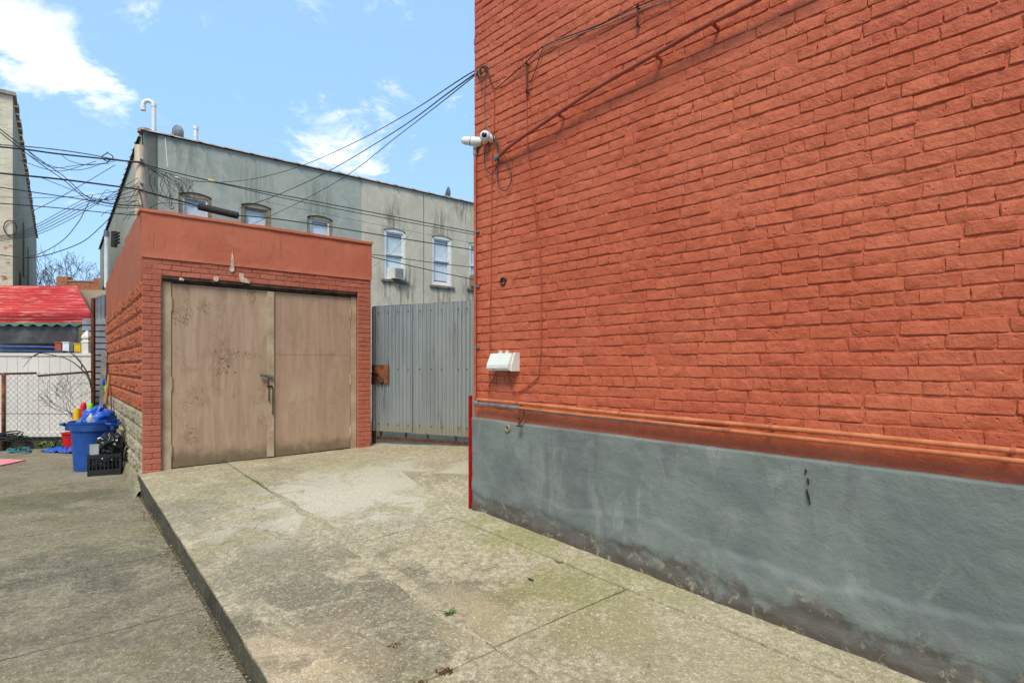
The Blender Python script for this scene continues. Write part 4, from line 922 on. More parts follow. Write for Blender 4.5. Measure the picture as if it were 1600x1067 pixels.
# coping tiles: one rounded clay tile after another with a raised collar
def coptile(F, a0, a1, z, hh, first=False):
    mb = MB(); n = 7
    def arc(a, s): return [F.P(a, z + .012 + .075 * s * math.sin(q), -.13 + .20 * s * math.cos(q)) for q in np.linspace(0, math.pi, n)]
    sec = [(a0, 1.13), (a0 + .07, 1.13), (a0 + .075, 1.0), (a1 + .012, .97)]
    for a, s in sec: mb.v += [tuple(p) for p in arc(a, s)]
    for k in range(len(sec) - 1):
        for j in range(n - 1): mb.f.append((k * n + j, k * n + j + 1, (k + 1) * n + j + 1, (k + 1) * n + j))
    mb.f.append(tuple(range(n))); mb.f.append(tuple(range((len(sec) - 1) * n, len(sec) * n)))
    mb.build('coping_tile', M_COPE, hh, smooth=40)
a = -.05
while a < 13.6: coptile(HF, a, a + .60, ZR, h1 if a < aS - .3 else h2); a += .605
a = -17.4
while a < -.5: coptile(HS, a, a + .60, ZR, h1); a += .605
bl_ = MB(); bl_.lathe(HF.P(.06, ZR + .0, -.12), [(.17, 0), (.17, .07), (.12, .11), (.02, .12)], 14); bl_.build('corner_cap', M_COPE, h1, smooth=40)
# windows and pipes on the side of the grey house
for s in (6.2, 9.0, 12.0, 14.6):
    w = MB(); w.fbox(HS, -s - .42, -s + .42, 3.3, 5.0, .002, .03); wo_ = w.build('side_window', M_BLACKM, h1)
# rooftop things
def gooseneck(x, y0, y1, label):
    d = 14.6; b0 = PX(x, y0 + 12, d); top = PX(x, y1 + 9, d); r = .052
    bend = [top + Vector((-.12 * (1 - math.cos(q)), -.03 * (1 - math.cos(q)), .12 * math.sin(q))) for q in np.linspace(0, math.pi, 12)]
    t = thing('vent_pipe', b0, label, 'vent pipe'); MB().tube([b0, top] + bend[1:] + [bend[-1] + Vector((0, 0, -.08))], r, 12).build('pipe', M_PVC, t, smooth=50)
    MB().tube([bend[-1] + Vector((0, 0, -.02)), bend[-1] + Vector((0, 0, -.14))], r * 1.2, 12).build('mouth', M_PVC, t, smooth=50); MB().tube([top - Vector((0, 0, .02)), top + Vector((0, 0, .05))], r * 1.2, 12).build('collar', M_PVC, t, smooth=50)
gooseneck(240.5, 206, 157, 'white gooseneck vent pipe on the corner of the grey roof')
t = thing('vent_pipe', PX(306, 235, 15), 'short straight white vent pipe on the grey roof', 'vent pipe'); MB().tube([PX(306, 238, 15), PX(306, 199, 15)], .055, 12).build('pipe', M_PVC, t, smooth=50); MB().tube([PX(306, 203, 15), PX(306, 198, 15)], .066, 12).build('cap', M_PVC, t, smooth=50)
M_DISH = simple('grey_dish', S(128, 136, 136), S(108, 116, 116), 8, .5, .1, 60)
def dish(x, y, d, rad, look, label):
    c = PX(x, y, d); t = thing('satellite_dish', c - Vector((0, 0, rad * 1.3)), label, 'satellite dish'); look = Vector(look).normalized()
    MB().lathe(c, [(rad * q, .10 * rad * (q * q) * 4) for q in np.linspace(.02, 1, 8)] + [(rad * q, .10 * rad * (q * q) * 4 - .012) for q in np.linspace(1, .02, 8)], 28, look, cap=False).build('reflector', M_DISH, t, smooth=40)
    MB().tube([c - look * .02 - Vector((0, 0, rad * .3)), c - look * .16 - Vector((0, 0, rad * .5)), c - look * .16 - Vector((0, 0, rad * 1.6))], .025, 8).build('mast', M_PIPEG, t, smooth=40)
    MB().tube([c - Vector((0, 0, rad * .9)) + look * .02, c + look * rad * 1.1 - Vector((0, 0, rad * .55))], .012, 6).build('arm', M_PIPEG, t); MB().tube([c + look * rad * 1.05 - Vector((0, 0, rad * .56)), c + look * rad * 1.25 - Vector((0, 0, rad * .45))], .03, 8).build('receiver', M_DISH, t)
dish(274, 207, 14.9, .20, (.30, .93, .2), 'grey satellite dish near the roof corner seen from behind'); dish(703, 304, 21.5, .27, (-.97, .1, .25), 'thin edge-on satellite dish on the beige roof')
# air conditioner in the white window
a0, z0 = HF.hit(613, 435, .1); a1, z1 = HF.hit(629.5, 420, .1); t = thing('air_conditioner', HF.P((a0 + a1) / 2, z0, .1), 'small window air conditioner in the white-framed window', 'air conditioner')
MB().fbox(HF, a0, a1, z0, z1, -.14, .20).build('casing', M_BOX, t); MB().fbox(HF, a0 + .05, a1 - .04, z0 + .03, z1 - .03, .2005, .21).build('grille', M_ACF, t); MB().fbox(HF, a0 - .22, a0 - .006, z0 + .02, z1, -.13, -.07).build('side_panel', M_WHITEW, t)
a0, z0 = HF.hit(737, 447, .1); a1, z1 = HF.hit(760, 432, .1); t = thing('air_conditioner', HF.P((a0 + a1) / 2, z0, .1), 'tan window air conditioner half hidden by the red building corner', 'air conditioner'); MB().fbox(HF, a0, a1, z0, z1, -.14, .2).build('casing', M_TANW, t); MB().fbox(HF, a0 + .04, a1 - .04, z0 + .03, z1 - .03, .2005, .21).build('grille', M_REDR, t)

# ------------------------------------------------------------------ utility pole and overhead cables
M_POLE = NT('weathered_pole_wood'); q = M_POLE
c = q.mix(q.ramp(q.noise(9, 6, .6, q.vec((1, 1, .05)), .3), .35, .65), S(214, 198, 172), S(182, 166, 142)); c = q.mix(q.ramp(q.noise(30, 5, .7, q.vec((1, 1, .03))), .58, .70), c, S(134, 118, 98)); q.bump(q.noise(30, 5, .7, q.vec((1, 1, .04))), .5, .01); M_POLE = q.fin(c, .9, 0, .15)
PD = 12.6; PXc = 220
pole = thing('utility_pole', PX(PXc, 230, PD) * 1 - Vector((0, 0, PX(PXc, 230, PD).z)), 'weathered wooden utility pole rising behind the garage', 'utility pole')
pt_, pbm = PX(PXc, 229, PD), PX(PXc, 229, PD); pbm = Vector((pt_.x, pt_.y, -.4)); MB().tube([pbm, (pbm + pt_) / 2, pt_], [.145, .13, .118], 14).build('shaft', M_POLE, pole, smooth=40)
for y in (249, 287):
    c_ = PX(221, y, PD - .12); MB().lathe(c_, [(.036, -.02), (.036, .0), (.018, .008), (.016, .035), (.002, .038)], 10, (0, -1, 0)).build('bolt', M_PIPEG, pole)
def cable(label, pts, r, mat=None, sag=0, k=8, cat='cable', group=None, n=5):
    P = [PX(*p) for p in pts]
    if sag and len(P) == 2:
        m = 14; Q = [P[0].lerp(P[1], i / m) - Vector((0, 0, sag * 4 * (i / m) * (1 - i / m))) for i in range(m + 1)]
    else: Q = catmull(P, k)
    return MB().tube(Q, r, n).build('cable', mat or M_WIRE, None, label, cat, group, smooth=True)
pd = PD - .16; LD = 10.5
GL = 'cables strung to the left of the pole'
cable('topmost thick cable bundle between cream building and pole', [(-40, 226, LD), (40, 234, 11), (93, 241, 11.5), (214, 254, pd), (222, 256, pd)], .017)
cable('thin cable riding on top of the topmost bundle', [(-40, 224, LD), (60, 231, 11), (130, 240, 11.6), (185, 250, 12), (222, 253, pd)], .012, M_WIREG)
cable('thick black cable crossing in front of the pole to the dark sleeve', [(-40, 266, LD), (10, 272, LD), (100, 281, 11.3), (214, 296, pd), (228, 300, pd), (270, 311, 13), (310, 322, 13.3)], .018)
cable('third black cable below the thick one, left of the pole', [(-40, 287, LD), (0, 293, LD), (90, 306, 11.5), (180, 319, 12), (222, 323, pd)], .010)
cable('fourth black cable below, ending at the side of the grey house', [(-40, 315, LD), (0, 318, LD), (100, 326, 11.5), (180, 334, 12), (222, 337, pd)], .0095)
for i, (y0, ym, ye) in enumerate(((202, 252, 318), (207, 258, 322))):
    cable(('upper', 'lower')[i] + ' of two black cables slanting steeply down from the left edge', [(-30, y0 - 26, 9.5), (0, y0, 9.8), (60, ym - 4, 10.6), (100, ym + 24, 11.2), (140, ye - 8, 11.8), (182, ye + 2, 12.2), (222, ye + 3, pd)], .008)
for i in range(5):
    cable(('lowest', 'second lowest', 'middle', 'second highest', 'highest')[i] + ' thin cable of the fan rising from the cream wall to the pole', [(-30, 380 - i * 3, 11), (20, 374 - i * 2, 11.3), (60, 366 - i * 4, 11.6), (100, 348 - i * 5, 11.9), (140, 326 - i * 4, 12.2), (180, 300 + i * 4, 12.4), (216, 278 + i * 9, pd)], .006 + .001 * (i % 2), group='fan of service cables')
cable('slack cable sweeping low between cream building and grey house', [(0, 398, 12), (30, 402, 12), (56, 402, 12.2), (95, 392, 12.6), (132, 376, 13.2), (160, 352, 14), (178, 334, 14.6)], .010)
cable('second slack cable curving up to the pole from the low span', [(40, 403, 12.2), (70, 393, 12.4), (100, 374, 12.5), (122, 348, 12.5), (132, 330, 12.5), (145, 305, 12.5)], .008)
for i, (p0, p1, p2, p3) in enumerate((((30, 232), (70, 256), (120, 266), (160, 256)), ((45, 238), (80, 262), (125, 258), (170, 256)), ((95, 241), (110, 252), (140, 258), (180, 252)), ((30, 250), (70, 264), (100, 267), (150, 252)))):
    cable(('deepest drooping', 'short drooping', 'shallow right-hand', 'long left-hand drooping')[i] + ' slack wire under the topmost bundle', [(*p0, 11), (*p1, 11.3), (*p2, 11.7), (*p3, 12.1)], .006, group='slack wires under the topmost bundle')
cable('thin straight wire crossing from lower left to the pole top', [(20, 345, 11), (100, 305, 11.6), (180, 258, 12.2)], .007, M_WIREG); cable('faint level wire crossing the gap left of the pole', [(-20, 308, 11), (80, 309, 11.6), (150, 304, 12), (216, 292, pd)], .006, M_WIREG)
cable('thin wire slanting from the thick cable down to the fan', [(60, 276, 11.2), (110, 296, 11.8), (160, 315, 12.1), (200, 322, pd)], .006)
cp_ = [PX(168 + 6 * math.cos(q) + 3 * math.cos(3 * q), 246 + 8 * math.sin(q), 12.1 + .05 * math.sin(2 * q)) for q in np.linspace(0, 11, 30)]
MB().tube(cp_, .010, 5).build('cable', M_WIRE, None, 'small coil of spare cable tied to the topmost bundle', 'cable', smooth=True)
# right of the pole
cable('upper of two parallel cables passing before the grey and beige houses', [(222, 256, pd), (262, 267, 12.9), (330, 283, 13.4), (430, 303, 14), (560, 328, 14.8), (741, 363, 16), (900, 394, 17.2)], .013)
cable('lower of two parallel cables passing before the grey and beige houses', [(222, 258, pd), (300, 282, 13.0), (338, 286, 13.2), (440, 309, 13.8), (560, 333, 14.6), (741, 367, 15.8), (900, 399, 17)], .010)
cable('dark cable running right from the sleeve past the white windows', [(372, 337, 13.6), (420, 341, 13.9), (500, 352, 14.5), (610, 370, 15.2), (741, 391, 16), (900, 417, 17)], .014)
cable('thin cable leaving the garage roof towards the red building, upper one', [(560, 395, 13), (600, 400, 13.3), (680, 411, 14), (741, 418, 14.6), (860, 432, 15.4)], .009); cable('thin cable leaving the garage roof towards the red building, lower one', [(560, 396, 13), (600, 406, 13.3), (680, 424, 14), (741, 437, 14.6), (860, 462, 15.4)], .011)
cable('faint thin wire between the parallel pair and the dark cable', [(400, 312, 13.9), (520, 337, 14.6), (640, 361, 15.4), (760, 384, 16)], .005, M_WIREG)
cable('short slanting wire crossing the first white window', [(566, 427, 14), (610, 397, 15), (650, 355, 16.5)], .005, M_WIREG)
ca = WALL.P(*WALL.hit(752, 108, .05), .05); cd_ = ca.y
cable('upper drop cable from the red corner to the grey house cables', [(752, 106, cd_), (720, 124, cd_ + 1.2), (640, 176, cd_ + 3.6), (560, 220, cd_ + 5.6), (472, 259, cd_ + 7.3), (400, 279, 13.2), (345, 285, 13.4)], [.0055] * 0 or .0065)
cable('middle drop cable from the red corner, the thickest of the three', [(750, 110, cd_), (700, 146, cd_ + 1.6), (620, 204, cd_ + 4), (513, 268, cd_ + 6.8), (440, 302, 13.2), (398, 318, 13.5), (374, 326, 13.6)], .0075)
cable('lower drop cable from the red corner reaching the garage roof', [(750, 112, cd_), (690, 160, cd_ + 1.6), (620, 214, cd_ + 3.6), (541, 275, cd_ + 5.6), (462, 319, cd_ + 7.2), (404, 346, 12.9), (385, 356, 13)], .0055)
M_SLV = simple('black_ribbed_rubber', S(40, 38, 38), S(58, 54, 52), 9, .7, .4, 60)
sl_ = thing('splice_sleeve', PX(341, 330, 13.4), 'thick black ribbed splice sleeve on the cable above the garage', 'splice sleeve')
p0, p1 = PX(309, 322.5, 13.3), PX(373, 337.5, 13.6); MB().tube([p0.lerp(p1, t) for t in (0, .02, .5, .98, 1)], [.05, .075, .080, .075, .05], 14).build('sleeve', M_SLV, sl_, smooth=40)
for k in range(16): c_ = p0.lerp(p1, .04 + .92 * k / 15); d_ = (p1 - p0).normalized(); MB().tube([c_ - d_ * .012, c_ + d_ * .012], .085, 14).build('rib', M_SLV, sl_, smooth=40)
tb = thing('terminal_block', PX(288, 281, 13.1), 'pale terminal strip with hanging leads right of the pole', 'terminal block'); p0, p1 = PX(274, 277, 13.1), PX(301, 283, 13.2); MB().tube([p0, p1], .028, 6).build('strip', M_BOX, tb)
rt = random.Random(5)
for k in range(12):
    b0 = p0.lerp(p1, k / 11); e0 = PX(278 + k * 1.5, 296 + rt.uniform(-6, 8), 13.1); MB().tube(catmull([b0, b0 - Vector((0, 0, .1)), (b0 + e0) / 2 + Vector((rt.uniform(-.06, .06), 0, -.08)), e0], 4), .006, 4).build('lead', M_WIRE, tb, smooth=True)
for k in range(16):
    x0 = rt.uniform(230, 262); y0 = 262 + (x0 - 228) * .25; x1 = rt.uniform(262, 318); y1 = rt.uniform(304, 324); xm, ym = (x0 + x1) / 2 + rt.uniform(-18, 14), (y0 + y1) / 2 + rt.uniform(-6, 14)
    if k % 3 == 0: pts = [(x0, y0, 12.8), (x0 - 8, y0 + 20, 12.8), (x0 + 6, y0 + 42, 12.8), (x0 + rt.uniform(8, 24), y0 + 36, 12.8), (x0 + 16, y0 + 14, 12.8), (x0 + 6, y0 + 4, 12.8)]
    else: pts = [(x0, y0, 12.8), (xm, ym, 12.9), (x1 - 6, y1 + 3, 13), (x1, y1, 13)]
    cable('looping thin wire in the tangle right of the pole', pts, .005, [M_WIRE, M_WIREG][k % 3 == 0], group='tangle of wires beside the pole')
for k in range(7):
    x0 = rt.uniform(150, 200); y0 = rt.uniform(300, 345)
    cable('curling thin wire in the tangle left of the pole', [(x0, y0, 12.6), (x0 + 12, y0 - rt.uniform(5, 18), 12.5), (x0 + 26, y0 - rt.uniform(-4, 14), 12.5), (216, rt.uniform(268, 330), pd)], .005, group='tangle of wires left of the pole')
cable('short loop of wire drooping past the pole to the garage roof', [(228, 330, 12.6), (250, 318, 12.6), (290, 320, 12.8), (330, 330, 13.2)], .007); cable('yellow tag clipped to the parallel cables', [(326, 281.5, 13.2), (336, 284, 13.2)], .035, simple('yellow_tag', S(196, 186, 110), S(176, 166, 90), 9), k=2, cat='tag', n=6)
for i, x in enumerate((245, 258)): cable(('dark', 'pale')[i] + ' wire hanging down the grey facade near its corner', [(x, 214 + i * 3, 13.4), (x + i * 2, 240, 13.3), (x + i * 4, 262, 13.2)], .007, (M_WIRE, M_BOX)[i])
cl = thing('cable_closure', PX(181, 378, 14.4), 'black cable closure hung on the side of the grey house', 'cable closure'); MB().tube([PX(178, 386, 14.4), PX(179, 362, 14.4)], .075, 10).build('case', M_SLV, cl, smooth=40)
for k in range(4): MB().tube([PX(180, 366 + k * 5, 14.3), PX(186, 364 + k * 5, 14.2)], .03, 6).build('port', M_SLV, cl)
stp = thing('standpipe', PX(166.5, 450, 12.6), 'slim white standpipe behind the left edge of the garage', 'pipe'); MB().tube([PX(166.5, 450, 12.6), PX(166.5, 366, 12.6)], .045, 10).build('pipe', M_PVC, stp, smooth=40)
MB().tube([PX(166.5, 370, 12.6), PX(166.5, 361, 12.6)], .055, 10).build('cap', M_PIPEG, stp, smooth=40)

# ------------------------------------------------------------------ left side: cream building, shed, fences
def m_cream():
    q = NT('cream_painted_brick'); c = q.mix(q.ramp(q.noise(2, 6, .6), .35, .65), S(222, 212, 186), S(204, 195, 170)); z = q.sep()[2]
    fl = q.math('MULTIPLY', q.ramp(q.noise(5, 5, .6, q.vec((1, 1, 1.6))), .60, .66), q.ramp(z, 4.0, 5.6, 1, 0)); c = q.mix(fl, c, S(176, 110, 82)); q.bump(q.noise(30, 5, .6), .3, .01); return q.fin(c, .85, 0, .2)
M_CREAM = m_cream(); M_TAUPE = m_render('taupe_render', S(168, 156, 134), S(152, 140, 120), S(182, 170, 148), S(122, 112, 96))
CD = 15.0; K = ((20 - CX) / F_PX * CD, CD); KF = Frame(K, U); KS = Frame(K, V); zk = CZ + (HY - 150) / F_PX * CD
cb_ = thing('cream_building', KF.P(-1.5, -.4, -3), 'cream painted brick building at the far left with taupe side', 'building')
m_ = MB(); m_.fbox(KF, -3.2, -.002, -.5, zk, -.3, -.0125); m_.build('wall', M_CREAM, cb_); m_ = MB(); m_.fbox(KS, .302, 22, -.5, zk - .001, -.3, 0); m_.fbox(KS, .02, .30, -.5, zk - .002, -.1, .001); m_.build('side_wall', M_TAUPE, cb_)
rnd = random.Random(21); CBm = [brick_mesh('brick', .208, .064, M_CREAM, rnd, .003, .010, .006, 3, 1, .001) for _ in range(5)]
z = zk - .1; k = 0
while z > 3.4:          # the courses that show above the shed roof
    a = -.012 - .104 * (1 + k % 2)
    first = True
    while a > -.85: inst('brick', rnd.choice(CBm), cb_, KF.P(a, z, -.018 + rnd.uniform(-.003, .003)), KF.rot, (1, 1, 1)); a -= .219
    z -= .075; k += 1
MB().fbox(KF, -3.2, .06, zk + .001, zk + .09, -.35, .06).build('coping', M_COPE, cb_)
a = .1
while a < 21: MB().fbox(KS, a, a + .5, zk - .03, zk + .075, -.3, .07 + .02 * (a % 1 > .5)).build('coping_tile', M_COPE, cb_); a += .62
for s, z0, z1 in ((5.5, 4.6, 6.4), (9.5, 4.4, 6.2), (3.2, 2.6, 4.4)): MB().fbox(KS, s, s + .9, z0, z1, .002, .02).build('side_window', M_BLACKM, cb_)
MB().tube([KF.P(-.05 + .13 * math.cos(q), CZ + (HY - 357) / F_PX * CD + .2 * math.sin(q), .02) for q in np.linspace(0, 6.28, 16)], .012, 5).build('cable', M_WIRE, None, 'round loop of cable hung on the cream building corner', 'cable', smooth=True)

# red awning shed
M_AWN = NT('red_awning_sheet'); q = M_AWN; c = q.mix(q.ramp(q.noise(1.5, 6, .6), .35, .65), S(190, 50, 44), S(170, 36, 32)); wv = q.ramp(q.noise(3.2, 7, .7, q.vec((.55, 1, 5.5), (3, 0, 0), (0, 0, .1)), .6), .50, .66); c = q.mix(q.math('MULTIPLY', wv, .8), c, S(222, 164, 152)); M_AWN = q.fin(c, .45, 0, .4)
SD = 13.0; shed = thing('awning_shed', PX(60, 560, SD) - Vector((0, 0, 1.6)), 'low shed with a bright red ribbed awning roof', 'shed')
SF = Frame((PX(0, 0, SD).x, SD + .0), (1, .02)); zA, zB = SF.hit(60, 492)[1], None
aE = SF.A(141)
def awn(a0, a1, ya, yb, dep):   # sloping ribs between front edge and ridge
    pass
zf_ = SF.hit(70, 489)[1]; dr_ = 1.5; zr_ = CZ + (HY - 447) / F_PX * (SD + dr_)
nR = 11
for k in range(nR):       # overlapping horizontal ribs
    t0, t1 = k / nR, (k + 1) / nR + .01; sh = lambda t: (aE + .02) - (aE - .62) * t
    za, zb_ = zf_ + (zr_ - zf_) * t0 - .006, zf_ + (zr_ - zf_) * t1; o0, o1 = -dr_ * t0 + .02, -dr_ * t1
    mb = MB(); mb.hexa([SF.P(-1.6, za - .02, o0), SF.P(sh(t0), za - .02, o0), SF.P(sh(t1), zb_ - .02, o1), SF.P(-1.6, zb_ - .02, o1), SF.P(-1.6, za + .012, o0), SF.P(sh(t0), za + .012, o0), SF.P(sh(t1), zb_, o1), SF.P(-1.6, zb_, o1)]); mb.build('awning_rib', M_AWN, shed)
for k in range(3): MB().fbox(SF, -1.6, aE + .02, zf_ - .075 - k * .075, zf_ - .008 - k * .075, -.05, .03 - .015 * k).build('fascia_rib', M_AWN, shed)
M_VAL = simple('green_valance', S(92, 124, 104), S(76, 104, 90), 6, .7)
vl = MB(); n = 70; zv = zf_ - .225; aV = SF.A(127)
for i in range(n + 1): a = -1.6 + (aV + 1.6) * i / n; vl.v += [tuple(SF.P(a, zv, .0)), tuple(SF.P(a, zv - .060 - .028 * math.sin(a * 23), .006))]
for i in range(n): vl.f.append((2 * i, 2 * i + 2, 2 * i + 3, 2 * i + 1))
vl.build('scalloped_valance', M_VAL, shed, fix=False)
M_SCREEN = NT('dark_screen'); q = M_SCREEN; M_SCREEN = q.fin(q.mix(q.ramp(q.noise(1.6, 7, .65, None, .8), .38, .66), S(58, 54, 52), S(92, 88, 84)), .35, 0, .5)
zs0 = SF.hit(60, 536)[1]; MB().fbox(SF, -1.6, SF.A(122), zs0, zv - .02, -.12, -.08).build('dark_screen', M_SCREEN, shed); M_OLIVE = simple('olive_timber', S(112, 106, 66), S(90, 86, 56), 8, .8)
MB().fbox(SF, SF.A(121.5), SF.A(127), .4, zv - .01, -.12, -.03).build('corner_post', M_OLIVE, shed); MB().fbox(SF, -1.6, SF.A(127), -.3, zs0 - .35, -.3, -.25).build('lower_wall', M_BLACKM, shed); MB().fbox(SF, -1.6, aE - .4, -.3, zr_ - .1, -dr_ - .1, -dr_).build('back_wall', M_TAUPE, shed)
M_BLUE = simple('blue_rail_paint', S(58, 104, 170), S(48, 88, 150), 6, .5)
for y in (542, 548.5): MB().tube([PX(-30, y - 1, SD - .1), PX(60, y, SD - .1), PX(115, y + 2, SD - .1)], .022 if y < 545 else .014, 8).build('rail', M_BLUE, None, ('upper' if y < 545 else 'lower') + ' blue rail under the awning shed', 'rail', smooth=True)
for x, y0, y1, m, l in ((94, 536, 548, M_REDR, 'dark red box on the shelf under the awning'), (106, 536, 549, M_WHITEW, 'white carton on the shelf under the awning'), (124, 538, 550, simple('yellow_plastic', S(222, 178, 36), S(206, 160, 30), 6, .5), 'yellow box at the right end of the shed shelf')):
    p0, p1 = PX(x - 5, y1, SD - .25), PX(x + 5, y0, SD - .25); b = MB(); c_ = (p0 + p1) / 2; b.box(c_, (p1.x - p0.x, .12, p1.z - p0.z)); b.box((c_.x, c_.y, p1.z + .012), (p1.x - p0.x + .02, .14, .022)); b.build('box', m, None, l, 'box')

# white panel fence
M_VINYL = simple('white_vinyl', S(214, 208, 196), S(204, 198, 186), 2, .55, .05, 40); VF = Frame((PX(0, 0, 11.6).x, 11.6), (1, .035)); zvt = VF.hit(60, 553)[1]
vf = thing('panel_fence', VF.P(.5, 0, 0), 'white vinyl panel fence behind the chain-link', 'fence'); aP = VF.A(143); w_ = .212; a = aP
while a > -1.2: MB().fbox(VF, a - w_ + .006, a, .02, zvt - .04, -.025, 0).build('panel', M_VINYL, vf); a -= w_
MB().fbox(VF, -1.3, aP, zvt - .0395, zvt + .02, -.05, .02).build('top_rail', M_VINYL, vf); MB().fbox(VF, -1.3, aP, .03, .12, -.05, .018).build('bottom_rail', M_VINYL, vf); MB().fbox(VF, -1.3, aP, .10, zvt - .1, -.035, -.027).build('tongue_backing', M_VINYL, vf)
pp = PX(136.5, 0, 11.75); tp_ = PX(136.5, 536, 11.75).z; po = MB(); po.box((pp.x, 11.75, tp_ / 2), (.14, .14, tp_)); po.build('post', M_VINYL, vf)
MB().lathe((pp.x, 11.75, tp_), [(.11, 0), (.11, .035), (.08, .05), (.075, .08), (.105, .10), (.10, .14), (.06, .20), (.012, .26)], 4).build('post_cap', M_VINYL, vf)
# chain-link fence
M_LINK = simple('weathered_wire', S(108, 98, 86), S(80, 70, 60), 12, .6, .1, 90, .3); CF = Frame((PX(0, 0, 10.3).x, 10.3), (1, .03)); zct, zcb = CF.hit(60, 585)[1], .06
cf = thing('chain_link_fence', CF.P(.6, 0, 0), 'rusty chain-link fence in front of the white panels', 'fence'); aE2 = CF.A(146)
mesh_ = MB(); dx = .052; n = int((aE2 + .9) / dx); hz_ = .052; rows = int((zct - zcb + .05) / hz_)
for i in range(n):
    a0 = -.9 + i * dx; pts = [CF.P(a0 + (dx * 1.0 if (j + i) % 2 else 0) + .004 * nz((i, j, 1)), zcb + j * hz_, .004 * (1 if j % 2 else -1)) for j in range(rows + 1)]; mesh_.tube(pts, .0032, 3, cap=False)
mesh_.build('wire_mesh', M_LINK, cf, kind='stuff')
MB().tube([CF.P(-.9, zct - .01, .02), CF.P(CF.A(58), zct + .025, .02)], .019, 8).build('top_rail', M_RUST, cf, smooth=True); MB().tube([CF.P(CF.A(61), zct - .025, .02), CF.P(aE2 + .02, zct + .055, .02)], .019, 8).build('top_rail', M_RUST, cf, smooth=True)
MB().tube([CF.P(-.9, .62, .01), CF.P(aE2, .60, .01)], .006, 6).build('tension_wire', M_RUST, cf)
for x in (8,): a = CF.A(x); MB().tube([CF.P(a, -.1, .03), CF.P(a, zct + .03, .03)], .032, 10).build('post', M_RUSTO, cf, smooth=True)
MB().fbox(CF, -.9, aE2, -.1, .10, -.12, -.04).build('kerb_strip', M_KERB, cf)
# grey siding hut and dark iron post behind the garage's far end
M_SIDING = simple('grey_siding', S(128, 132, 134), S(106, 110, 112), 4, .6, .1, 40); hut = thing('siding_hut', PX(154, 640, 12.3) - Vector((0, 0, .4)), 'grey lapped siding hut squeezed behind the garage', 'hut'); HU = Frame((PX(129, 0, 12.4).x, 12.4), (1, .05)); zt_ = HU.hit(150, 498)[1]; z = -.1; aa1 = HU.A(172)
while z < zt_ - .01: m_ = MB(); m_.hexa([HU.P(0, z, .03), HU.P(aa1, z, .03), HU.P(aa1, z, -.03), HU.P(0, z, -.03), HU.P(0, z + .13, .0), HU.P(aa1, z + .13, .0), HU.P(aa1, z + .13, -.03), HU.P(0, z + .13, -.03)]); m_.build('siding_board', M_SIDING, hut); z += .131
for k in range(3): x0 = 146 + k * 6; MB().fbox(HU, HU.A(x0), HU.A(x0 + 5.4), zt_, zt_ + .47 + .03 * k, -.06, .0).build('upright_sheet', M_SIDING, hut)
MB().fbox(Frame((PX(142, 0, 11.2).x, 11.2), (1, 0)), 0, .055, -.1, PX(0, 466, 11.2).z, -.05, 0).build('iron_post', M_RUST, None, 'tall dark iron post at the end of the white fence', 'post')
# far brick parapet and bare tree
M_FARB = simple('far_orange_brick', S(172, 112, 82), S(150, 92, 66), 6, .85, .4, 20); fbk = thing('far_brick_house', PX(110, 560, 34) - Vector((0, 0, 2)), 'distant orange brick house with stepped parapet', 'house'); FB = Frame((PX(88, 0, 34).x, 34), (1, .1))
MB().fbox(FB, 0, .62 + .0, -.5, FB.hit(95, 432)[1], -.5, 0).build('pier', M_FARB, fbk); MB().fbox(FB, .622, 2.1, -.5, FB.hit(110, 440)[1], -.5, -.04).build('wall', M_FARB, fbk); MB().fbox(FB, 2.102, 4.2, -.5, FB.hit(135, 434)[1], -.5, -.02).build('wall', M_FARB, fbk)
MB().fbox(FB, .625, 2.1, FB.hit(110, 440)[1] + .002, FB.hit(110, 440)[1] + .09, -.52, .0).build('coping', M_COPE, fbk)
M_BARK = simple('bare_bark', S(92, 82, 74), S(68, 60, 56), 8, .9, .4, 40)
def branch(mb, p, d, ln, r, depth, rnd, spread=.55, mbs=None, up=.12, rmin=.002):
    n = 4; pts = [p]; q = Vector(p); d = Vector(d).normalized()
    for i in range(n):
        d = (d + Vector((rnd.gauss(0, .16), rnd.gauss(0, .16), rnd.gauss(0, .12) + up * .3))).normalized(); q = q + d * ln / n; pts.append(q.copy())
    mb.tube(pts, [max(rmin, r * (1 - .55 * i / n)) for i in range(n + 1)], 5 if depth > 2 else 3, cap=False)
    if depth <= 0: return
    for k in range(rnd.choice((2, 3, 3))):
        i = rnd.choice((2, 3, 4)) if k else 4; nd = (d + Vector((rnd.gauss(0, spread), rnd.gauss(0, spread), rnd.gauss(0, spread * .7) + up))).normalized()
        branch(mbs or mb, pts[i], nd, ln * rnd.uniform(.58, .82), r * (.45 if i == 4 else .36) * rnd.uniform(.9, 1.2), depth - 1, rnd, spread, mbs, up, rmin)
def bare_tree(label, base, h, r, seed, depth=6):
    t = thing('bare_tree', base, label, 'tree'); rnd = random.Random(seed); tr, cr = MB(), MB(); p = Vector(base); top = p + Vector((.2, 0, h * .33))
    tr.tube([p, p.lerp(top, .5) + Vector((.05, 0, 0)), top], [r, r * .85, r * .7], 9); tr.build('trunk', M_BARK, t, smooth=True)
    for k in range(5): branch(cr, top - Vector((0, 0, rnd.uniform(0, .5))), (rnd.uniform(-.9, .9), rnd.uniform(-.6, .6), rnd.uniform(.5, 1.1)), h * .22, r * .42, depth - 1, rnd, rmin=.011)
    cr.build('crown', M_BARK, t, kind='stuff', smooth=True)
bare_tree('bare winter tree beyond the distant brick house', (PX(100, 0, 44).x, 44, -.4), 12.2, .26, 4); bare_tree('smaller bare tree at the left behind the red awning', (PX(62, 0, 52).x, 52, -.4), 10.2, .22, 9, 5)
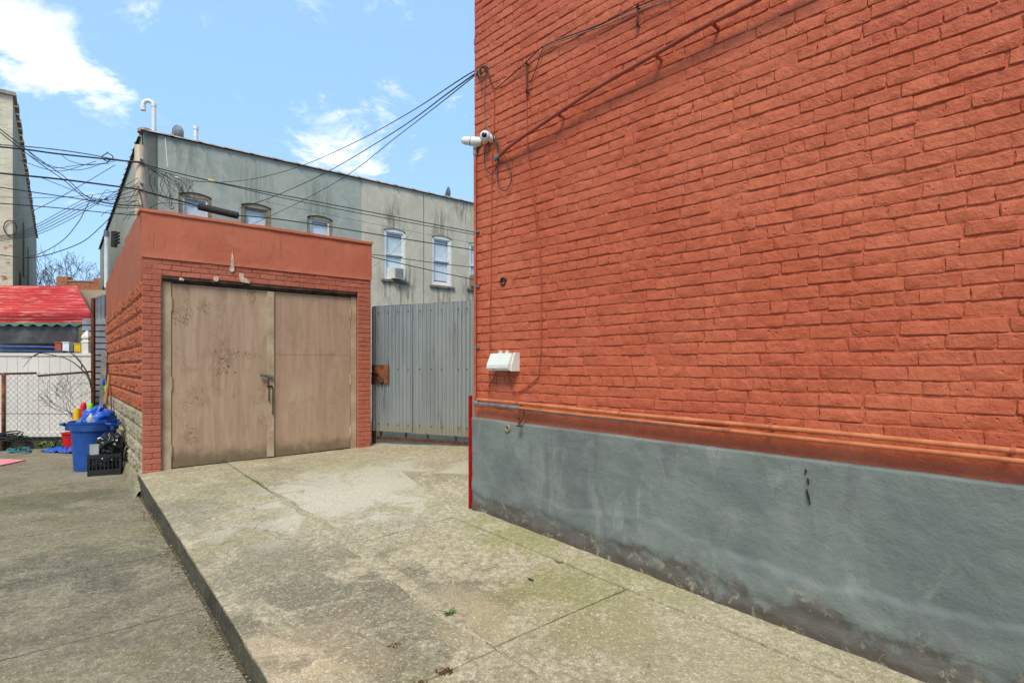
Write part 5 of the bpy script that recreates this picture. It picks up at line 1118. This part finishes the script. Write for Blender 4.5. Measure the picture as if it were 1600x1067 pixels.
# bare shrub growing over and through the chain-link
sh = thing('bare_shrub', (PX(140, 0, 10.6).x, 10.6, 0), 'bare arching shrub branches over the chain-link fence', 'shrub')
for k, pts in enumerate(([(144, 612), (138, 590), (122, 572), (105, 561), (88, 556), (70, 552)], [(143, 600), (134, 578), (120, 560), (108, 550), (95, 548)], [(88, 556), (60, 552), (46, 562), (36, 574)], [(128, 575), (126, 565), (115, 552)], [(60, 553), (48, 558), (34, 560)])):
    P_ = catmull([PX(x, y, 10.55) for x, y in pts], 4); MB().tube(P_, [.016 * (1 - .7 * i / len(P_)) * (1 if k < 2 else .6) for i in range(len(P_))], 5).build('branch', M_BARK, sh, smooth=True)
rnd = random.Random(8); tw = MB()
for k in range(7): branch(tw, PX(118 + rnd.uniform(-3, 8), 662 - k * 3, 10.75), (-1.0 + rnd.uniform(-.3, .5), rnd.uniform(-.1, .1), rnd.uniform(.25, 1.1)), .40, .006, 3, rnd, .42)
tw.build('twigs', M_BARK, sh, kind='stuff')

# ------------------------------------------------------------------ clutter beside the garage
M_BIN = simple('blue_bin_plastic', S(28, 78, 150), S(22, 62, 128), 7, .5, .12, 50, 0, .45); M_TARP = simple('blue_tarp', S(32, 92, 190), S(26, 78, 168), 9, .4, .3, 70, 0, .45)
M_YEL = simple('yellow_bat_plastic', S(230, 176, 30), S(214, 160, 24), 6, .4); M_REDP = simple('red_plastic', S(206, 36, 36), S(186, 28, 30), 6, .4); M_GRN = simple('lime_plastic', S(120, 206, 40), S(104, 188, 34), 6, .4); M_BLK = simple('black_crate_plastic', S(26, 25, 26), S(36, 34, 34), 6, .4, .1, 60, 0, .5); M_BAG = simple('black_bag_film', S(20, 20, 22), S(30, 30, 32), 6, .22, .3, 40, 0, .6)
bc = onz(147, 737, .0); bc = PX(147, HY, bc.y + .22); bc.z = 0; bn = thing('trash_bin', bc, 'large round blue plastic bin filled with a blue tarp', 'bin'); bh, br = .69, .275
MB().lathe(bc, [(.225, 0), (.235, .005), (br - .012, bh - .13), (br + .014, bh - .125), (br + .018, bh - .03), (br + .026, bh - .026), (br + .028, bh), (br + .012, bh), (br - .004, bh - .05), (.235, .1), (.0, .1)], 40, cap=False).build('body', M_BIN, bn, smooth=35)
for sgn in (-1, 1):
    hb = MB(); c_ = bc + Vector((sgn * (br + .03), -.06, bh - .055)); hb.tube([c_ + Vector((-sgn * .02, -.11, .03)), c_ + Vector((sgn * .045, -.10, .02)), c_ + Vector((sgn * .055, 0, -.01)), c_ + Vector((sgn * .045, .10, .02)), c_ + Vector((-sgn * .02, .11, .03))], .017, 8); hb.box(c_ + Vector((sgn * .015, 0, -.025)), (.05, .06, .10)); hb.build('handle', M_BIN, bn, smooth=40)
def crumple(name, mat, c, dims, label, cat, seed, amp=.35, f=2.2, sub=4, parent=None):
    bm = bmesh.new(); bmesh.ops.create_icosphere(bm, subdivisions=sub, radius=1); c = Vector(c); mb = MB()
    for v in bm.verts:
        p = v.co.copy(); k = 1 + amp * (1 - abs(noise.noise(p * f + Vector((seed, 0, 0)))) * 2.6) * .5 + amp * .4 * noise.noise(p * f * 2.6 + Vector((0, seed, 0))) - amp * .3 * abs(noise.noise(p * f * 5 + Vector((0, 0, seed)))); mb.v.append((c.x + p.x * k * dims[0], c.y + p.y * k * dims[1], c.z + max(p.z * k, -.75) * dims[2]))
    mb.f = [tuple(v.index for v in f_.verts) for f_ in bm.faces]; bm.free(); return mb.build(name, mat, parent, label, cat, smooth=48)
crumple('tarp_bundle', M_TARP, bc + Vector((.03, .04, bh + .02)), (.19, .19, .16), 'crumpled blue tarp stuffed in the blue bin', 'tarp', 3, .45, 1.6)
def sheetfold(name, mat, quad, label, cat, seed, amp=.05, th=.0):
    a, b, c_, d = [Vector(p) for p in quad]; mb = MB(); mb.grid(lambda u, v: (a.lerp(b, u)).lerp(d.lerp(c_, u), v) + Vector((0, 0, amp * (abs(nz((u * 5 + seed, v * 3, 1))) + .5 * abs(nz((u * 11, v * 8 + seed, 1)))) )) , 36, 24); return mb.build(name, mat, None, label, cat, smooth=45, fix=False)
tq = [bc + Vector(p) for p in ((-.16, -.16, bh - .02), (.04, -.2, bh - .02), (.16, .0, bh + .24), (.06, .05, bh + .20))]
sheetfold('tarp_flap', M_TARP, tq, 'smooth fold of blue tarp slanting out of the bin', 'tarp', 2, .05)
def bat(x, y0, y1, r, mat, label, d):
    p0, p1 = PX(x, y1, d), PX(x, y0, d); h = p1.z - .45; MB().lathe((p1.x, d, .42), [(r * .9, 0), (r, h * .5), (r * .96, h * .86), (r * .75, h * .97), (r * .2, h)], 16).build('plastic_bat', mat, None, label, 'toy bat', smooth=50)
bat(120.5, 634, 664, .047, M_YEL, 'yellow plastic bat standing left of the blue bin', 8.55); bat(130.5, 625, 655, .042, M_REDP, 'red plastic bat standing behind the blue bin', 8.75); bat(141.5, 626, 650, .034, M_GRN, 'lime green plastic bat behind the blue tarp', 8.7)
M_JUG = simple('cloudy_plastic', S(168, 176, 180), S(144, 152, 158), 14, .3); jug = bc + Vector((.055, -.13, bh - .09)); MB().lathe(jug, [(.055, 0), (.06, .05), (.06, .12), (.045, .16), (.02, .185), (.018, .21)], 14).build('plastic_jug', M_JUG, None, 'cloudy plastic jug poking out of the bin', 'jug', smooth=40)
M_HANDLE = simple('worn_broom_handle', S(176, 120, 72), S(150, 98, 58), 6, .6, .2, 60); MB().tube([bc + Vector((.10, -.06, .2)), PX(171, 585, bc.y + .1)], .021, 8).build('broom_handle', M_HANDLE, None, 'brown wooden broom handle leaning in the bin', 'handle', smooth=40)
bk = onz(108, 700, .0); bk = onz(111, 701, .0); bt_ = thing('bucket', bk, 'red plastic bucket behind the blue bin', 'bucket'); MB().lathe(bk, [(.10, 0), (.105, .005), (.135, .27), (.15, .275), (.15, .295), (.13, .295), (.10, .02), (0, .02)], 24, cap=False).build('body', M_REDP, bt_, smooth=35)
MB().tube([bk + Vector((.145 * math.cos(q), .10 * math.sin(q), .28 + .02 * math.sin(q))) for q in np.linspace(math.pi, 2 * math.pi, 12)], .005, 5).build('handle', M_BOX, bt_, smooth=True)
# milk crate with bag
ck = onz(165, 743, 0.0); ck = PX(165, HY, ck.y + .18); ck.z = 0; cr_ = thing('milk_crate', ck, 'black plastic milk crate in front of the blue bin', 'crate'); cs, chh = .36, .285; ra = .55
def rp(x, y, z): return ck + Vector((x * math.cos(ra) - y * math.sin(ra), x * math.sin(ra) + y * math.cos(ra), z))
for fx, fy in ((0, -1), (0, 1), (-1, 0), (1, 0)):
    mb = MB(); al = 0 if fy else math.pi / 2
    def pt(u, z): return rp((u if fy else fx * cs / 2), (fy * cs / 2 if fy else u), z)
    for z0, z1 in ((0, .082), (.235, .285)): mb.box((pt(0, 0) + Vector((0, 0, (z0 + z1) / 2))), (cs, .012, z1 - z0), ra + al)
    for i in range(9): u = (i / 8 - .5) * (cs - .012); mb.box(pt(u, .16), (.012 if i not in (0, 8) else .03, .010, .155), ra + al)
    for i in range(8):
        u0 = (i / 8 - .5) * (cs - .012); u1 = u0 + (cs - .012) / 8; mb.tube([pt(u0, .09), pt(u1, .16), pt(u0, .23)], .0045, 4)
    mb.build('side', M_BLK, cr_)
m_ = MB(); m_.box(rp(0, 0, .012), (cs - .014, cs - .014, .012), ra); m_.build('base', M_BLK, cr_); m_ = MB(); m_.box(rp(0, 0, .13), (cs - .06, cs - .06, .2), ra)
crumple('contents', M_BAG, rp(0, 0, .13), (.13, .13, .11), 'black plastic wadded inside the milk crate', 'bag', 12, .3)
crumple('garbage_bag', M_BAG, rp(.05, .04, .39), (.15, .125, .145), 'shiny black garbage bag sagging on the milk crate', 'bag', 5, .42, 1.5, 5)
m_ = MB(); m_.box(rp(-.12, -.08, .335), (.10, .006, .16), ra + .1); m_.box(rp(-.115, -.07, .33), (.10, .006, .15), ra + .25); m_.build('cardboard_scrap', simple('grey_card', S(176, 182, 180), S(158, 162, 160), 9, .8), None, 'pale folded card standing in the milk crate', 'card')
# leaning old timber, rods, tarp, hose, mat
M_GREYW = simple('grey_weathered_wood', S(142, 136, 120), S(108, 102, 90), 9, .9, .4, 40)
lt = MB(); p0, p1 = PX(157, 640, 10.9), PX(163, 552, 10.9); lt.hexa([p0 + Vector((-.06, 0, -.6)), p0 + Vector((.06, 0, -.6)), p0 + Vector((.06, .04, -.6)), p0 + Vector((-.06, .04, -.6)), p1 + Vector((-.05, 0, 0)), p1 + Vector((.05, 0, .03)), p1 + Vector((.05, .04, .03)), p1 + Vector((-.05, .04, 0))]); lt.build('leaning_board', M_GREYW, None, 'weathered grey board leaning on the garage behind the bin', 'board')
for i, (x, m, l) in enumerate(((161.5, M_TARP, 'blue strip of cloth hung on the leaning tools'), (166, M_GRN, 'green scrap of cloth hung on the leaning tools'))): crumple('cloth_scrap', m, PX(x, 598 + i * 10, 9.6), (.022, .02, .07), l, 'cloth', 20 + i, .5, sub=3)
for i, x in enumerate((175, 179)): MB().tube([PX(x, 690, 8.8), PX(x - 2, 602 + i * 22, 8.9)], .008, 6).build('rod', (M_RUST, M_PIPEG)[i], None, ('rusty', 'grey')[i] + ' thin rod leaning on the garage wall behind the bin', 'rod')
tq = [onz(62, 706, .012), onz(116, 709, .012), onz(112, 699, .012), onz(84, 700, .012)]; sheetfold('ground_tarp', M_TARP, tq, 'flat blue tarp lying on the ground by the red bucket', 'tarp', 9, .06)
M_MAT = simple('pink_foam', S(236, 142, 146), S(226, 130, 134), 5, .8); mq = [onz(-40, 730, .01), onz(0, 728, .01), onz(40, 719.5, .01), onz(-6, 718, .01)]
m_ = MB(); m_.hexa([p for p in mq] + [p + Vector((0, 0, .015)) for p in mq]); m_.build('foam_mat', M_MAT, None, 'pink foam mat lying at the left edge of the yard', 'mat')
M_HOSE = simple('teal_hose', S(60, 122, 128), S(44, 96, 108), 8, .5); hp = []
for q in np.linspace(0, 16, 60): hp.append(onz(12 + q * 2.0, 706 + 2.2 * math.sin(q * 1.9), .0) + Vector((.10 * math.cos(q * 2.2), .10 * math.sin(q * 1.7), .03 + .02 * math.sin(q * 3.1))))
MB().tube(hp, .012, 6).build('hose', M_HOSE, None, 'tangled teal hose by the foot of the chain-link fence', 'hose', smooth=True)
rr_ = random.Random(2)
nb = MB()
for k in range(9):
    c_ = onz(14, 700, .0) + Vector((rr_.uniform(-.08, .08), rr_.uniform(-.05, .05), .05)); nb.tube([c_ + Vector((.22 * math.cos(q) * rr_.uniform(.9, 1.1), .14 * math.sin(q), .06 + .10 * math.sin(q * .5 + k) ** 2 + .012 * k)) for q in np.linspace(0, 6.28, 18)], .008, 5)
nb.build('cable_coil', M_WIRE, None, 'heap of black coiled cable at the rusty fence post', 'cable', smooth=True)
M_WEED = simple('weed_green', S(84, 122, 44), S(64, 98, 34), 20, .7)
def weed(label, p, n, ln, seed, spread=1.0):
    r_ = random.Random(seed); t = thing('weed', p, label, 'weed')
    for k in range(n):
        a = r_.uniform(0, 6.28); l = ln * r_.uniform(.6, 1.1); w = l * .16; d = Vector((math.cos(a), math.sin(a), 0)); s_ = Vector((-d.y, d.x, 0)); up = r_.uniform(.25, .9); mb = MB(); pts = [Vector(p) + d * l * t_ * spread + Vector((0, 0, l * up * math.sin(t_ * 2.2))) for t_ in (0, .35, .7, 1)]
        mb.v = [tuple(q) for i, pp_ in enumerate(pts) for q in (pp_ - s_ * w * (.3, 1, .8, .05)[i], pp_ + s_ * w * (.3, 1, .8, .05)[i])]; mb.f = [(0, 1, 3, 2), (2, 3, 5, 4), (4, 5, 7, 6)]; mb.build('leaf', M_WEED, t, smooth=True, fix=False)
def dpt(x, y):
    z = .1
    for _ in range(8): p = onz(x, y, z); z = gz(p.x, p.y)
    return Vector((p.x, p.y, z))
weed('small green weed in the middle of the driveway', dpt(703, 960), 12, .045, 1)
for i, (x, l) in enumerate(((60, 'left'), (80, 'middle'), (97, 'right'))): weed(l + ' of three grass tufts under the chain-link fence', Vector((onz(x, 702, .0).x, onz(x, 702, 0).y + .05, .02)), 16, .15, 10 + i, .8)
M_CLOD = simple('brown_dirt_clod', S(104, 74, 46), S(74, 52, 34), 40, .95, .8, 150, bdist=.01)
for x, y, s_, l in ((617, 1007, .026, 'brown dirt clod below the driveway centre'), (694, 1048, .030, 'largest brown clod of mud near the bottom edge'), (620, 1044, .013, 'small dark stone left of the largest clod'), (657, 1066, .022, 'brown clod at the very bottom edge of the driveway')):
    p = dpt(x, y); mb = MB(); r_ = random.Random(x)
    for k in range(46 if s_ > .02 else 16):      # a clod fallen apart into crumbs
        rr = s_ * 1.5 * math.sqrt(r_.random()); a = r_.uniform(0, 6.28); q_ = p + Vector((rr * math.cos(a) * 1.2, rr * math.sin(a) * .8, 0)); e = s_ * r_.uniform(.08, .34) * (1.2 - rr / (s_ * 2)); h_ = e * r_.uniform(.5, .9)
        ring = [q_ + Vector((e * math.cos(t) * r_.uniform(.7, 1.2), e * math.sin(t) * r_.uniform(.7, 1.2), -.002)) for t in (0, 1.05, 2.1, 3.14, 4.2, 5.2)]; top = [q_ + (v_ - q_) * r_.uniform(.4, .7) + Vector((0, 0, h_)) for v_ in ring]
        mb.add(ring + top, [(i, (i + 1) % 6, 6 + (i + 1) % 6, 6 + i) for i in range(6)] + [(6, 7, 8, 9, 10, 11)])
    mb.build('dirt_clod', M_CLOD, None, l, 'dirt', kind=None)
M_TWIG = M_BARK
for pts, l in ((((868, 578 + 298), (872, 880), (882, 879)), 'thin curved twig lying near the wall'), (((1180, 1002), (1192, 1008), (1216, 1004)), 'pale dry twig at the foot of the grey plinth'), (((826, 905), (833, 908)), 'short black stick on the driveway')):
    MB().tube([dpt(*p) + Vector((0, 0, .006)) for p in pts], .0035 if len(pts) > 2 else .006, 5).build('twig', M_TWIG if len(pts) > 2 else M_BLACKM, None, l, 'twig', smooth=True)
